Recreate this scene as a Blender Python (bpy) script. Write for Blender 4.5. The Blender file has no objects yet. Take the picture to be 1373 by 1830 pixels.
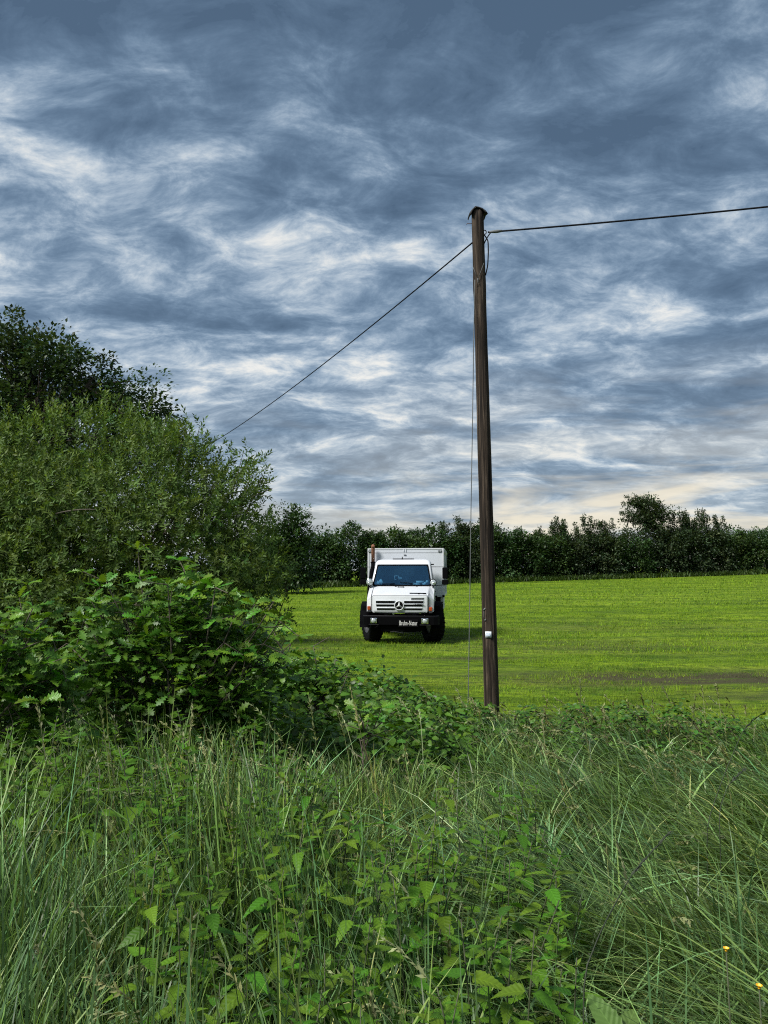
import bpy, bmesh, math, random
import numpy as np
from mathutils import Vector, Matrix

random.seed(7)
RNG = np.random.default_rng(11)
PI = math.pi
R = math.radians
scn = bpy.context.scene
COL = scn.collection

# ------------------------------------------------------------------ camera
FPX, CXP, CYP, EYE = 1375.0, 686.5, 915.0, 2.0      # focal length and centre in photo pixels, eye height
PITCH = math.atan(115.0 / FPX)
cam_d = bpy.data.cameras.new("camera")
cam_d.sensor_fit = 'VERTICAL'
cam_d.sensor_height = 24.0
cam_d.lens = 24.0 * FPX / 1830.0
cam_d.clip_start = 0.05
cam_d.clip_end = 3000
cam = bpy.data.objects.new("camera", cam_d)
COL.objects.link(cam)
cam.location = (0, 0, EYE)
cam.rotation_euler = (PI / 2 + PITCH, 0, 0)
scn.camera = cam


def at(px, py, Y):
    """point seen at photo pixel (px, py) on the plane y = Y"""
    c, s = math.cos(PITCH), math.sin(PITCH)
    u, v = (px - CXP) / FPX, (CYP - py) / FPX
    d = Vector((u, c - v * s, s + v * c))
    k = Y / d.y
    return Vector((d.x * k, Y, EYE + d.z * k))


# ------------------------------------------------------------------ world, sun, exposure
EXPO = 2.05
SUN_EL, SUN_AZ = R(47), R(236)          # azimuth clockwise from +Y: behind the camera, to the left
w = bpy.data.worlds.new("World")
scn.world = w
w.use_nodes = True
NT = w.node_tree
w.cycles.sampling_method = 'MANUAL'
w.cycles.sample_map_resolution = 128
NT.nodes.clear()


class G:
    """tiny node-graph helper"""
    def __init__(self, nt):
        self.nt = nt

    def n(self, t, **kw):
        x = self.nt.nodes.new(t)
        for k, v in kw.items():
            setattr(x, k, v)
        return x

    def put(self, sock, v):
        if hasattr(v, 'is_linked') or hasattr(v, 'links'):
            self.nt.links.new(v, sock)
        else:
            sock.default_value = v

    def m(self, op, a, b=None, c=None, clamp=False):
        x = self.n('ShaderNodeMath', operation=op)
        x.use_clamp = clamp
        self.put(x.inputs[0], a)
        if b is not None:
            self.put(x.inputs[1], b)
        if c is not None:
            self.put(x.inputs[2], c)
        return x.outputs[0]

    def noise(self, vec, scale, detail=4, rough=.5, dist=0., lac=2.0, flat=False):
        x = self.n('ShaderNodeTexNoise')
        x.noise_dimensions = '2D' if flat else '3D'
        self.put(x.inputs['Vector'], vec)
        x.inputs['Scale'].default_value = scale
        x.inputs['Detail'].default_value = detail
        x.inputs['Roughness'].default_value = rough
        x.inputs['Lacunarity'].default_value = lac
        x.inputs['Distortion'].default_value = dist
        return x.outputs['Fac']

    def ramp(self, fac, stops, interp='LINEAR'):
        x = self.n('ShaderNodeValToRGB')
        cr = x.color_ramp
        cr.interpolation = interp
        while len(cr.elements) < len(stops):
            cr.elements.new(.5)
        for e, (p, c) in zip(cr.elements, stops):
            e.position = p
            e.color = (*c, 1) if len(c) == 3 else c
        self.put(x.inputs[0], fac)
        return x.outputs[0]

    def mix(self, fac, a, b, mode='MIX'):
        x = self.n('ShaderNodeMix', data_type='RGBA', blend_type=mode)
        self.put(x.inputs[0], fac)
        self.put(x.inputs[6], a)
        self.put(x.inputs[7], b)
        return x.outputs[2]

    def comb(self, x_, y_, z_):
        x = self.n('ShaderNodeCombineXYZ')
        for s, v in zip(x.inputs, (x_, y_, z_)):
            self.put(s, v)
        return x.outputs[0]

    def sep(self, v):
        x = self.n('ShaderNodeSeparateXYZ')
        self.put(x.inputs[0], v)
        return x.outputs

    def mapping(self, vec, scale=(1, 1, 1), loc=(0, 0, 0), rot=(0, 0, 0)):
        x = self.n('ShaderNodeMapping')
        self.put(x.inputs[0], vec)
        x.inputs['Location'].default_value = loc
        x.inputs['Rotation'].default_value = rot
        x.inputs['Scale'].default_value = scale
        return x.outputs[0]


g = G(NT)
tc = g.n('ShaderNodeTexCoord').outputs['Generated']
dx, dy, dz = g.sep(tc)
dzc = g.m('MAXIMUM', dz, 0.0)
zz = g.m('ADD', dzc, 0.13)
cx_ = g.m('DIVIDE', dx, zz)
cy_ = g.m('DIVIDE', dy, zz)
cp = g.comb(cx_, cy_, 0.0)


# where the heavy and the thin parts of the deck in view lie: centre, spread, amount
SKYB = ((.405, 1.10, .45, .20, -.17), (.60, 1.34, .30, .18, -.13), (0, .98, 1.2, .20, -.17), (-.25, 1.257, .22, .10, .07), (-.48, 1.16, .16, .09, .04),
        (.22, 1.376, .22, .12, .02), (-.42, 1.265, .14, .05, -.10), (-.66, 1.49, .28, .22, .07), (-.20, 2.42, .50, .22, .34), (.57, 2.08, .32, .16, .13),
        (-.80, 2.10, .32, .16, -.16), (.92, 2.55, .50, .20, -.18), (-.08, 3.12, .8, .18, -.15))


def blob(cx, cy, sx, sy):
    a = g.m('POWER', g.m('DIVIDE', g.m('SUBTRACT', cx_, cx), sx), 2)
    b = g.m('POWER', g.m('DIVIDE', g.m('SUBTRACT', cy_, cy), sy), 2)
    return g.m('EXPONENT', g.m('MULTIPLY', g.m('ADD', a, b), -1.0))


# cloud layers on a flat cloud deck: big masses, mid billows, fine mackerel ripples
z2 = g.m('ADD', dzc, .36)
warp = g.noise(g.mapping(cp, (1, 1, 1), (9, 4, 2)), 1.3, 3, .5, flat=True)
cpw = g.comb(g.m('MULTIPLY_ADD', warp, .55, cx_), g.m('MULTIPLY_ADD', warp, -.45, cy_), 0.0)
big = g.noise(g.mapping(cpw, (.8, 1.0, 1), (3.1, 1.7, .2)), 1.0, 4, .5, .1, flat=True)
mid = g.noise(g.mapping(cpw, (.72, 1.25, 1), (.4, 5.2, 1.1), (0, 0, R(-22))), 2.5, 8, .60, .25, flat=True)
cp2w = g.comb(g.m('MULTIPLY_ADD', warp, .15, g.m('MULTIPLY', g.m('DIVIDE', dx, z2), 1.8)), g.m('MULTIPLY_ADD', warp, -.12, g.m('MULTIPLY', g.m('DIVIDE', dy, z2), 1.8)), 0.0)
fine = g.noise(g.mapping(cp2w, (.8, 1.2, 1), (7.4, 2.2, 3.3), (0, 0, R(-18))), 6.0, 8, .66, .25, flat=True)
hsum = g.m('ADD', g.m('MULTIPLY', big, .36), g.m('ADD', g.m('MULTIPLY', mid, .62), g.m('MULTIPLY', fine, .50)))
hsum = g.m('MULTIPLY_ADD', g.m('SUBTRACT', hsum, .74), 2.3, .45)
hsum = g.m('MULTIPLY_ADD', g.m('SUBTRACT', 1.0, g.m('DIVIDE', dzc, .42, clamp=True), clamp=True), .15, hsum)
for (bx, by, sx, sy, amt) in SKYB:
    hsum = g.m('MULTIPLY_ADD', blob(bx, by, sx, sy), amt, hsum)
cloud = g.ramp(hsum, [(.02, (.072, .122, .192)), (.30, (.118, .188, .282)), (.50, (.200, .292, .405)),
                      (.66, (.37, .465, .570)), (.82, (.60, .67, .725)), (1.0, (.96, .93, .86))], 'B_SPLINE')
# warm light seeping through the thin cloud low over the land
streak = g.noise(g.mapping(g.comb(dx, dy, g.m('MULTIPLY', dz, 16.0)), (2.6, 2.6, 1.0), (1.3, 0, .6)), 1.7, 5, .55, .4)
low = g.ramp(dz, [(0.0, (.7,) * 3), (.045, (1, 1, 1)), (.105, (1,) * 3), (.14, (.30,) * 3), (.28, (0, 0, 0))])
warm = g.m('MULTIPLY', low, g.ramp(streak, [(.42, (0, 0, 0)), (.58, (1, 1, 1))]), clamp=True)
pale = g.mix(g.m('MULTIPLY', low, .30), cloud, (.46, .51, .56, 1))
warm = g.m('MULTIPLY', warm, g.ramp(g.m('MULTIPLY_ADD', dx, .5, .5), [(.46, (.3,) * 3), (.58, (1, 1, 1))]))
skycol = g.mix(g.m('MULTIPLY', warm, .85), pale, (.90, .80, .62, 1))
sky = g.n('ShaderNodeTexSky', sky_type='NISHITA')
sky.sun_disc = False
sky.sun_elevation = SUN_EL
sky.sun_rotation = SUN_AZ
sky.air_density, sky.dust_density, sky.ozone_density = 1.0, 1.5, 1.0
bg1 = g.n('ShaderNodeBackground')       # the clear sky above the cloud deck, a little of it shows through
NT.links.new(sky.outputs[0], bg1.inputs[0])
bg1.inputs[1].default_value = 0.05
bg2 = g.n('ShaderNodeBackground')
NT.links.new(skycol, bg2.inputs[0])
bg2.inputs[1].default_value = 1.0 / 2 ** EXPO
mixs = g.n('ShaderNodeMixShader')
mixs.inputs[0].default_value = .93
NT.links.new(bg1.outputs[0], mixs.inputs[1])
NT.links.new(bg2.outputs[0], mixs.inputs[2])
wo = g.n('ShaderNodeOutputWorld')
NT.links.new(mixs.outputs[0], wo.inputs[0])

sd = bpy.data.lights.new("sun", 'SUN')
sd.energy = 1.5
sd.angle = R(16)
sd.color = (1.0, .97, .91)
sun = bpy.data.objects.new("sun", sd)
COL.objects.link(sun)
sun_dir = Vector((math.sin(SUN_AZ) * math.cos(SUN_EL), math.cos(SUN_AZ) * math.cos(SUN_EL), math.sin(SUN_EL)))
sun.rotation_euler = sun_dir.to_track_quat('Z', 'Y').to_euler()
sun.location = (-5, -5, 30)

vs = scn.view_settings
vs.view_transform = 'Standard'
vs.look = 'None'
vs.exposure = EXPO
vs.gamma = 1.0
scn.cycles.use_denoising = False
scn.cycles.pixel_filter_type = 'BLACKMAN_HARRIS'
scn.cycles.filter_width = 1.1
scn.cycles.max_bounces = 6
scn.cycles.diffuse_bounces = 3
scn.cycles.glossy_bounces = 2
scn.cycles.transmission_bounces = 3
scn.cycles.transparent_max_bounces = 6
scn.cycles.caustics_reflective = False
scn.cycles.caustics_refractive = False


# ------------------------------------------------------------------ helpers
def mat(name):
    m = bpy.data.materials.new(name)
    m.use_nodes = True
    nt = m.node_tree
    return m, G(nt), nt.nodes['Principled BSDF'], nt.nodes['Material Output']


def simple(name, col, rough=.5, metal=0., spec=.5, noise=0., nscale=20., bump=0., coat=0.):
    m, q, b, o = mat(name)
    b.inputs['Roughness'].default_value = rough
    b.inputs['Metallic'].default_value = metal
    b.inputs['Specular IOR Level'].default_value = spec
    b.inputs['Coat Weight'].default_value = coat
    if noise or bump:
        co = q.n('ShaderNodeTexCoord').outputs['Object']
        f = q.noise(co, nscale, 5, .6)
        if noise:
            lo = tuple(c * (1 - noise) for c in col)
            hi = tuple(min(1, c * (1 + noise)) for c in col)
            q.put(b.inputs['Base Color'], q.ramp(f, [(.3, lo), (.7, hi)]))
        else:
            b.inputs['Base Color'].default_value = (*col, 1)
        if bump:
            bp = q.n('ShaderNodeBump')
            bp.inputs['Strength'].default_value = bump
            bp.inputs['Distance'].default_value = .01
            q.put(bp.inputs['Height'], f)
            q.put(b.inputs['Normal'], bp.outputs[0])
    else:
        b.inputs['Base Color'].default_value = (*col, 1)
    return m


def leafmat(name, col, trans=.3, rough=.45, spec=.35, mode='tint', var=.35, hue=.03, tcol=None):
    """leaf material; colour varies leaf by leaf through the 'tint' attribute or the object's random number"""
    m, q, b, o = mat(name)
    if mode == 'tint':
        a = q.n('ShaderNodeAttribute', attribute_name='tint').outputs['Color']
        c = q.mix(1.0, (*col, 1), a, 'MULTIPLY')
    else:
        rn = q.n('ShaderNodeObjectInfo').outputs['Random']
        hs = q.n('ShaderNodeHueSaturation')
        q.put(hs.inputs['Hue'], q.m('MULTIPLY_ADD', rn, hue * 2, .5 - hue))
        rn2 = q.m('FRACT', q.m('MULTIPLY', rn, 37.7))
        q.put(hs.inputs['Value'], q.m('MULTIPLY_ADD', rn2, var * 2, 1 - var))
        hs.inputs['Color'].default_value = (*col, 1)
        c = hs.outputs[0]
    if mode != 'tint':                      # side veins and midrib, in the leaf's own coordinates
        X, Y, Z = q.sep(q.n('ShaderNodeTexCoord').outputs['Object'])
        ax = q.m('ABSOLUTE', X)
        wv = q.m('SINE', q.m('MULTIPLY', q.m('SUBTRACT', Y, q.m('MULTIPLY', ax, .9)), 44.0))
        rib = q.m('LESS_THAN', ax, .012)
        fv = q.m('ADD', q.m('MULTIPLY_ADD', wv, .045, .98), q.m('MULTIPLY', rib, .22))
        c = q.mix(1.0, c, q.comb(fv, fv, fv), 'MULTIPLY')
        bp = q.n('ShaderNodeBump')
        bp.inputs['Strength'].default_value = .22
        bp.inputs['Distance'].default_value = .004
        q.put(bp.inputs['Height'], q.m('MULTIPLY', wv, -1.0))
        q.put(b.inputs['Normal'], bp.outputs[0])
    q.put(b.inputs['Base Color'], c)
    b.inputs['Roughness'].default_value = rough
    b.inputs['Specular IOR Level'].default_value = spec
    t = q.n('ShaderNodeBsdfTranslucent')
    tc_ = q.mix(1.0, c, tcol if tcol else (1.25, 1.2, .55, 1), 'MULTIPLY')
    q.put(t.inputs[0], tc_)
    ms = q.n('ShaderNodeMixShader')
    ms.inputs[0].default_value = trans
    q.nt.links.new(b.outputs[0], ms.inputs[1])
    q.nt.links.new(t.outputs[0], ms.inputs[2])
    q.nt.links.new(ms.outputs[0], o.inputs[0])
    return m


def tag(o, label=None, cat=None, group=None, kind=None):
    if label:
        o['label'] = label
    if cat:
        o['category'] = cat
    if group:
        o['group'] = group
    if kind:
        o['kind'] = kind
    return o


def link(o, parent=None):
    COL.objects.link(o)
    if parent is not None:
        o.parent = parent
    return o


def empty(name, loc, rz=0.):
    o = bpy.data.objects.new(name, None)
    o.empty_display_size = .2
    o.location = loc
    o.rotation_euler = (0, 0, rz)
    return link(o)


def np_mesh(name, V, faces, material, tint=None, smooth=False):
    """V (n,3); faces: list of (f,k) index arrays; tint (n,3) optional point colours"""
    me = bpy.data.meshes.new(name)
    V = np.ascontiguousarray(V, dtype=np.float32)
    faces = [np.asarray(f, dtype=np.int32) for f in faces if len(f)]
    loops = np.concatenate([f.ravel() for f in faces])
    tot = np.concatenate([np.full(len(f), f.shape[1], np.int32) for f in faces])
    start = np.concatenate([[0], np.cumsum(tot)[:-1]]).astype(np.int32)
    me.vertices.add(len(V))
    me.vertices.foreach_set('co', V.ravel())
    me.loops.add(len(loops))
    me.loops.foreach_set('vertex_index', loops)
    me.polygons.add(len(tot))
    me.polygons.foreach_set('loop_start', start)
    me.polygons.foreach_set('loop_total', tot)
    if smooth:
        me.polygons.foreach_set('use_smooth', np.ones(len(tot), bool))
    me.update(calc_edges=True)
    if tint is not None:
        a = me.attributes.new('tint', 'FLOAT_COLOR', 'POINT')
        c = np.ones((len(V), 4), np.float32)
        c[:, :3] = tint
        a.data.foreach_set('color', c.ravel())
    if material:
        me.materials.append(material)
    return me


def mobj(name, me, parent=None, loc=None):
    o = bpy.data.objects.new(name, me)
    if loc is not None:
        o.location = loc
    return link(o, parent)


def norm(v):
    return v / np.maximum(np.linalg.norm(v, axis=-1, keepdims=True), 1e-9)


def frames(fwd, up=None):
    """(M,3) forward dirs -> (M,3,3) matrices whose columns are x (side), y (forward), z (normal)"""
    f = norm(fwd)
    if up is None:
        up = np.tile([0, 0, 1.], (len(f), 1)) + RNG.normal(0, .35, (len(f), 3))
    s = norm(np.cross(f, up))
    n = np.cross(s, f)
    return np.stack([s, f, n], axis=2)


def scatter(TV, TF, M, P, S):
    """copy a template (verts TV, face arrays TF) with matrices M, positions P and scales S"""
    n = len(TV)
    S = np.asarray(S)
    if S.ndim == 1:
        S = S[:, None]
    V = np.einsum('mij,nj->mni', M, TV) * S[:, None, :] + P[:, None, :]
    off = (np.arange(len(P)) * n)[:, None, None]
    F = [(np.asarray(f)[None] + off).reshape(-1, np.asarray(f).shape[1]) for f in TF]
    return V.reshape(-1, 3), F, n


def tints(count, per, lo=.6, hi=1.3, warm=.12):
    b = RNG.uniform(lo, hi, count)
    h = RNG.normal(0, warm, count)
    c = np.stack([b * (1 + h), b, b * (1 - h * .8)], 1)
    return np.repeat(np.clip(c, .05, 3), per, axis=0)


class Geo:
    """collects several pieces into one mesh"""
    def __init__(self):
        self.V, self.F, self.T, self.n = [], {}, [], 0

    def add(self, V, F, T=None):
        V = np.asarray(V, float)
        for f in F:
            f = np.asarray(f)
            if len(f):
                self.F.setdefault(f.shape[1], []).append(f + self.n)
        self.V.append(V)
        self.T.append(np.ones((len(V), 3)) if T is None else T)
        self.n += len(V)

    def tube(self, pts, rad, sides=6, cap=True):
        pts = np.asarray(pts, float)
        k = len(pts)
        rad = np.broadcast_to(np.asarray(rad, float), (k,))
        t = norm(np.gradient(pts, axis=0))
        ref = np.array([.13, .97, .2]) if abs(t[0][2]) > .8 else np.array([.1, .2, .97])
        a = norm(np.cross(t, ref))
        b = np.cross(t, a)
        th = np.linspace(0, 2 * PI, sides, endpoint=False)
        V = pts[:, None] + rad[:, None, None] * (a[:, None] * np.cos(th)[None, :, None] + b[:, None] * np.sin(th)[None, :, None])
        i = np.arange(k - 1)[:, None] * sides
        j = np.arange(sides)[None]
        j2 = (j + 1) % sides
        Q = np.stack([i + j, i + j2, i + sides + j2, i + sides + j], -1).reshape(-1, 4)
        F = [Q]
        if cap:
            F.append(np.array([list(range(sides))[::-1], [(k - 1) * sides + q for q in range(sides)]]))
        self.add(V.reshape(-1, 3), F)

    def box(self, x0, x1, y0, y1, z0, z1, M=None):
        V = np.array([(x, y, z) for x in (x0, x1) for y in (y0, y1) for z in (z0, z1)], float)
        if M is not None:
            V = np.array([M @ Vector(v) for v in V])
        F = np.array([(0, 1, 3, 2), (4, 6, 7, 5), (0, 4, 5, 1), (2, 3, 7, 6), (0, 2, 6, 4), (1, 5, 7, 3)])
        self.add(V, [F])

    def mesh(self, name, material, smooth=False, tint=False):
        V = np.concatenate(self.V)
        F = [np.concatenate(v) for v in self.F.values()]
        return np_mesh(name, V, F, material, np.concatenate(self.T) if tint else None, smooth)

    def obj(self, name, material, parent=None, smooth=False, tint=False):
        return mobj(name, self.mesh(name, material, smooth, tint), parent)


def bez(p0, p1, p2, n):
    t = np.linspace(0, 1, n)[:, None]
    p0, p1, p2 = (np.asarray(p, float) for p in (p0, p1, p2))
    return (1 - t) ** 2 * p0 + 2 * t * (1 - t) * p1 + t * t * p2


# leaf templates: base at the origin, pointing along +y, face up +z
LEAF_V = np.array([(0, 0, 0), (.5, .42, .10), (0, 1, -.06), (-.5, .42, .10)], float)
LEAF_F = [np.array([(0, 1, 2), (0, 2, 3)])]


def ground_z(x, y):
    x = np.asarray(x, float)
    y = np.asarray(y, float)
    k = np.clip(.0305 + .0003 * x, .018, .045)
    t = np.maximum(0, y - 26.0)
    rise = np.where(t < 8, t * t / 16.0, t - 4.0) * k
    return np.minimum(rise, 3.2)


# ------------------------------------------------------------------ the ground: one sheet, field and verge
def ground_material():
    m, q, b, o = mat('field_ground')
    co = q.n('ShaderNodeTexCoord').outputs['Object']
    X, Y, Z = q.sep(co)
    n1 = q.noise(q.mapping(co, (.10, .70, 1), (0, 0, 0), (0, 0, R(5))), 1.3, 7, .62, .3)        # mowing swaths
    n2 = q.noise(q.mapping(co, (1.2, 2.6, 1)), 2.2, 6, .65)
    n3 = q.noise(q.mapping(co, (.22, .9, 1), (3, 8, 0)), 1.0, 5, .65, .4)
    green = q.ramp(n1, [(.34, (.065, .115, .006)), (.48, (.135, .220, .009)), (.64, (.220, .305, .018))])
    green = q.mix(q.ramp(n2, [(.38, (.95,) * 3), (.56, (0, 0, 0))]), green, (.035, .072, .008, 1))
    # trodden and cut-over patches with brown litter, each where it lies in the field
    fac = None
    for (px, py, sx, sy, amt) in PATCHES:
        d2 = q.m('ADD', q.m('POWER', q.m('DIVIDE', q.m('SUBTRACT', X, px), sx), 2),
                 q.m('POWER', q.m('DIVIDE', q.m('SUBTRACT', Y, py), sy), 2))
        e = q.m('MULTIPLY', q.m('EXPONENT', q.m('MULTIPLY', d2, -1.0)), amt)
        fac = e if fac is None else q.m('MAXIMUM', fac, e)
    spots = q.ramp(q.m('ADD', q.m('MULTIPLY', n3, .75), q.m('MULTIPLY', n2, .35)), [(.44, (0, 0, 0)), (.54, (1, 1, 1))])
    brown = q.m('MULTIPLY', q.m('ADD', fac, .10), spots, clamp=True)
    col = q.mix(brown, green, (.060, .055, .028, 1))
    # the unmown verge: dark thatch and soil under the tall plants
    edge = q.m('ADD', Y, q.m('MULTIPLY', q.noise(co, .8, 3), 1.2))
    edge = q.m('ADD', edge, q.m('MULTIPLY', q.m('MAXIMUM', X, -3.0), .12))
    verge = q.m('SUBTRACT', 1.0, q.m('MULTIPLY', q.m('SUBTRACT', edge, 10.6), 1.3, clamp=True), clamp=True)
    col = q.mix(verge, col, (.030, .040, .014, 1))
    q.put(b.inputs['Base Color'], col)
    b.inputs['Roughness'].default_value = .9
    b.inputs['Specular IOR Level'].default_value = .1
    bp = q.n('ShaderNodeBump')
    bp.inputs['Strength'].default_value = .8
    bp.inputs['Distance'].default_value = .12
    q.put(bp.inputs['Height'], q.m('ADD', q.noise(q.mapping(co, (.6, 1.3, 1)), 3.5, 8, .7), q.m('MULTIPLY', n3, .8)))
    q.put(b.inputs['Normal'], bp.outputs[0])
    return m


PATCHES = [(6.5, 15.3, 4.2, 1.3, 1.25), (8.2, 12.6, 2.8, 1.0, 1.1), (5.6, 22.5, 5.0, 2.4, .45), (2.2, 19.0, 1.6, .5, .8),
           (-1.6, 24.5, 1.6, 1.0, .8), (-2.5, 21.5, 1.5, .5, .6), (9.0, 30.0, 6.0, 3.0, .35), (3.0, 24.8, 1.6, .6, .7)]


def build_ground():
    xs = np.concatenate([np.linspace(-400, -60, 12), np.linspace(-50, 70, 81), np.linspace(80, 400, 12)])
    ys = np.concatenate([np.linspace(-60, -5, 6), np.linspace(-3, 40, 70), np.linspace(41, 110, 50), np.linspace(120, 900, 14)])
    gx, gy = np.meshgrid(xs, ys)
    gz = ground_z(gx, gy)
    nz = .035 * np.sin(gx * .9 + 1.3 * np.sin(gy * .37)) * np.sin(gy * .8 + .7 * np.sin(gx * .51))
    gz = gz + np.where((gy > 12) & (gy < 60), nz * .6, 0)
    V = np.stack([gx, gy, gz], -1).reshape(-1, 3)
    nx = len(xs)
    i = np.arange(len(ys) - 1)[:, None] * nx + np.arange(nx - 1)[None]
    F = np.stack([i, i + 1, i + nx + 1, i + nx], -1).reshape(-1, 4)
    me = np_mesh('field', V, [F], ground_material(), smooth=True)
    return tag(mobj('field', me), kind='structure', label='mown bright green hay field rising gently to the hedge')


build_ground()


def patch_amt(x, y):
    f = np.zeros_like(x)
    for (px, py, sx, sy, a) in PATCHES:
        f = np.maximum(f, a * np.exp(-((x - px) / sx) ** 2 - ((y - py) / sy) ** 2))
    return f


def wob(x, y, s=1.0, seed=0.):
    """cheap smooth noise in 0..1"""
    a = np.sin(x * s * 1.7 + seed + 1.9 * np.sin(y * s * .8 + seed * 2)) + np.sin(y * s * 2.3 + seed * 3 + 1.4 * np.sin(x * s * 1.1))
    b = np.sin((x + y) * s * 3.9 + seed * 5) * np.sin((x * .6 - y) * s * 4.7 + seed)
    return np.clip(.5 + .2 * a + .15 * b, 0, 1)


def ribbons(P, H, W, az, bend, S, twist=None, sharp=.8, droop=0., power=1.8):
    """grass blades as bent tapering ribbons: roots P, heights H, widths W, lean azimuth, bend"""
    n = len(P)
    t = np.linspace(0, 1, S + 1)[None, :]
    dirx, diry = np.cos(az)[:, None], np.sin(az)[:, None]
    b = bend[:, None]
    hor = H[:, None] * b * t ** power
    ver = H[:, None] * (t - .45 * np.minimum(b, 1.3) * t ** 2.2 - droop * b * t ** 3.5)
    cx = P[:, 0:1] + dirx * hor
    cy = P[:, 1:2] + diry * hor
    cz = P[:, 2:3] + ver
    tw = (az + PI / 2 if twist is None else az + PI / 2 + twist)[:, None]
    wv = W[:, None] * .5 * (np.maximum(1 - t ** 1.6, .02) ** sharp) * (.55 + .45 * np.minimum(t * 4, 1))
    ox, oy = np.cos(tw) * wv, np.sin(tw) * wv
    V = np.stack([np.stack([cx - ox, cy - oy, cz], -1), np.stack([cx + ox, cy + oy, cz], -1)], 2)   # n, S+1, 2, 3
    i = (np.arange(n) * (S + 1) * 2)[:, None] + (np.arange(S) * 2)[None]
    F = np.stack([i, i + 1, i + 3, i + 2], -1).reshape(-1, 4)
    return V.reshape(-1, 3), [F], (S + 1) * 2


def in_view(n, y0, y1, margin=.6, pw=1.0):
    """random ground points in the wedge the camera sees, near ones denser with pw > 1"""
    u = RNG.random(n) ** pw
    y = np.sqrt(y0 * y0 + u * (y1 * y1 - y0 * y0))
    x = RNG.uniform(-1, 1, n) * (y * .52 + margin)
    return x, y


# short mown grass on the field, real blades as far as they can be told apart
M_FIELDGRASS = leafmat('mown_grass', (.190, .305, .012), trans=.35, rough=.6, spec=.2)


def build_field_grass():
    gg = Geo()
    for (n, y0, y1, h0, wd) in ((120000, 9.5, 20, .055, .011), (130000, 20, 42, .075, .022), (70000, 42, 90, .11, .06)):
        x, y = in_view(n, y0, y1, 1.0, 1.0)
        keep = y + .10 * x > 10.0 + 1.0 * wob(x, y, .8)
        x, y = x[keep], y[keep]
        clump = wob(x * .5, y * 1.8, 1.6, 2.)
        row = wob(x * .10 + y * .05, y * 1.1 - x * .08, 1.5, 4.)
        h = h0 * (.25 + 1.5 * clump * clump + .6 * row) * RNG.uniform(.6, 1.5, len(x))
        pa = patch_amt(x, y) * (wob(x, y * 2, 1.5, 1.) > .45)
        h *= 1 - .45 * pa
        P = np.stack([x, y, ground_z(x, y) - .005], 1)
        V, F, per = ribbons(P, h, np.full(len(x), wd * 1.2) * RNG.uniform(.6, 1.3, len(x)), RNG.uniform(0, 2 * PI, len(x)),
                            RNG.uniform(.1, 1.1, len(x)), 1)
        T = tints(len(x), 1, .62, 1.35, .07) * (.70 + .55 * row)[:, None]
        br = (RNG.random(len(x)) < .75 * pa)[:, None]
        T = np.where(br, T * np.array([.55, .36, 1.5]), T)
        dark = ((wob(x, y, .9, 7.) < .28) | (wob(x * .8, y * 2.4, 2.6, 1.) + RNG.normal(0, .08, len(x)) < .36))[:, None]
        T = np.where(dark, T * np.array([.45, .58, .7]), T)
        gg.add(V, F, np.repeat(T, per, 0))
    tag(gg.obj('mown_grass', M_FIELDGRASS, tint=True), 'short bright green mown grass covering the field around the truck', 'grass', kind='stuff')


build_field_grass()


# ------------------------------------------------------------------ trees and shrubs
def crown(lobes, n_clumps, clump_r, per, leaf, width=.5, zmin=.1, shell=.45, out=.9, tint=(.6, 1.3, .1), rng_jit=.12,
          flat=.8, weights=None):
    """leafy crown: clumps spread through the lobes (cx, cy, cz, rx, ry, rz), leaves spread through each clump"""
    L = np.array(lobes, float)
    vol = (L[:, 3] * L[:, 4] * L[:, 5]) ** .75
    if weights is not None:
        vol = vol * np.array(weights)
    k = RNG.choice(len(L), n_clumps, p=vol / vol.sum())
    d = norm(RNG.normal(0, 1, (n_clumps, 3)))
    r = RNG.random(n_clumps) ** shell
    C = L[k, :3] + d * r[:, None] * L[k, 3:] * (1 + RNG.normal(0, rng_jit, n_clumps))[:, None]
    C = C[C[:, 2] > zmin]
    return C


def leaves_on(C, cr, per, leaf, width, outdir, tint, flat=.75, zmin=.05):
    m = len(C)
    sz = RNG.uniform(.55, 1.35, m)
    idx = np.repeat(np.arange(m), per)
    g3 = RNG.normal(0, 1, (len(idx), 3)) * np.array([1, 1, flat])
    g3 = g3 * np.minimum(1, 1.45 / np.maximum(np.linalg.norm(g3, axis=1, keepdims=True), 1e-6))
    off = g3 * ((cr * sz)[idx])[:, None] * .55
    P = C[idx] + off
    fwd = norm(off) * .8 + outdir[idx] * .5 + RNG.normal(0, .45, (len(idx), 3)) + np.array([0, 0, -.15])
    ok = P[:, 2] > zmin
    P, fwd, idx = P[ok], fwd[ok], idx[ok]
    M = frames(fwd)
    S = leaf * RNG.uniform(.6, 1.3, len(P))
    TV = LEAF_V * np.array([width, 1, width])
    V, F, n = scatter(TV, LEAF_F, M, P, S)
    ct = RNG.uniform(tint[0], tint[1], m)
    h = RNG.normal(0, tint[2], m)
    b = ct[idx] * RNG.uniform(.75, 1.25, len(idx))
    hh = h[idx] + RNG.normal(0, tint[2] * .5, len(idx))
    T = np.stack([b * (1 + hh), b, b * (1 - .6 * hh)], 1)
    return V, F, np.repeat(np.clip(T, .05, 3), n, 0)


def box_clumps(x0, x1, y0, y1, z0, top, n):
    """clump centres filling a hedge-like block whose top follows the function top(x)"""
    x = RNG.uniform(x0, x1, n)
    y = RNG.uniform(y0, y1, n)
    z = z0 + (top(x) - z0) * RNG.random(n) ** .8
    return np.stack([x, y, z], 1)


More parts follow.
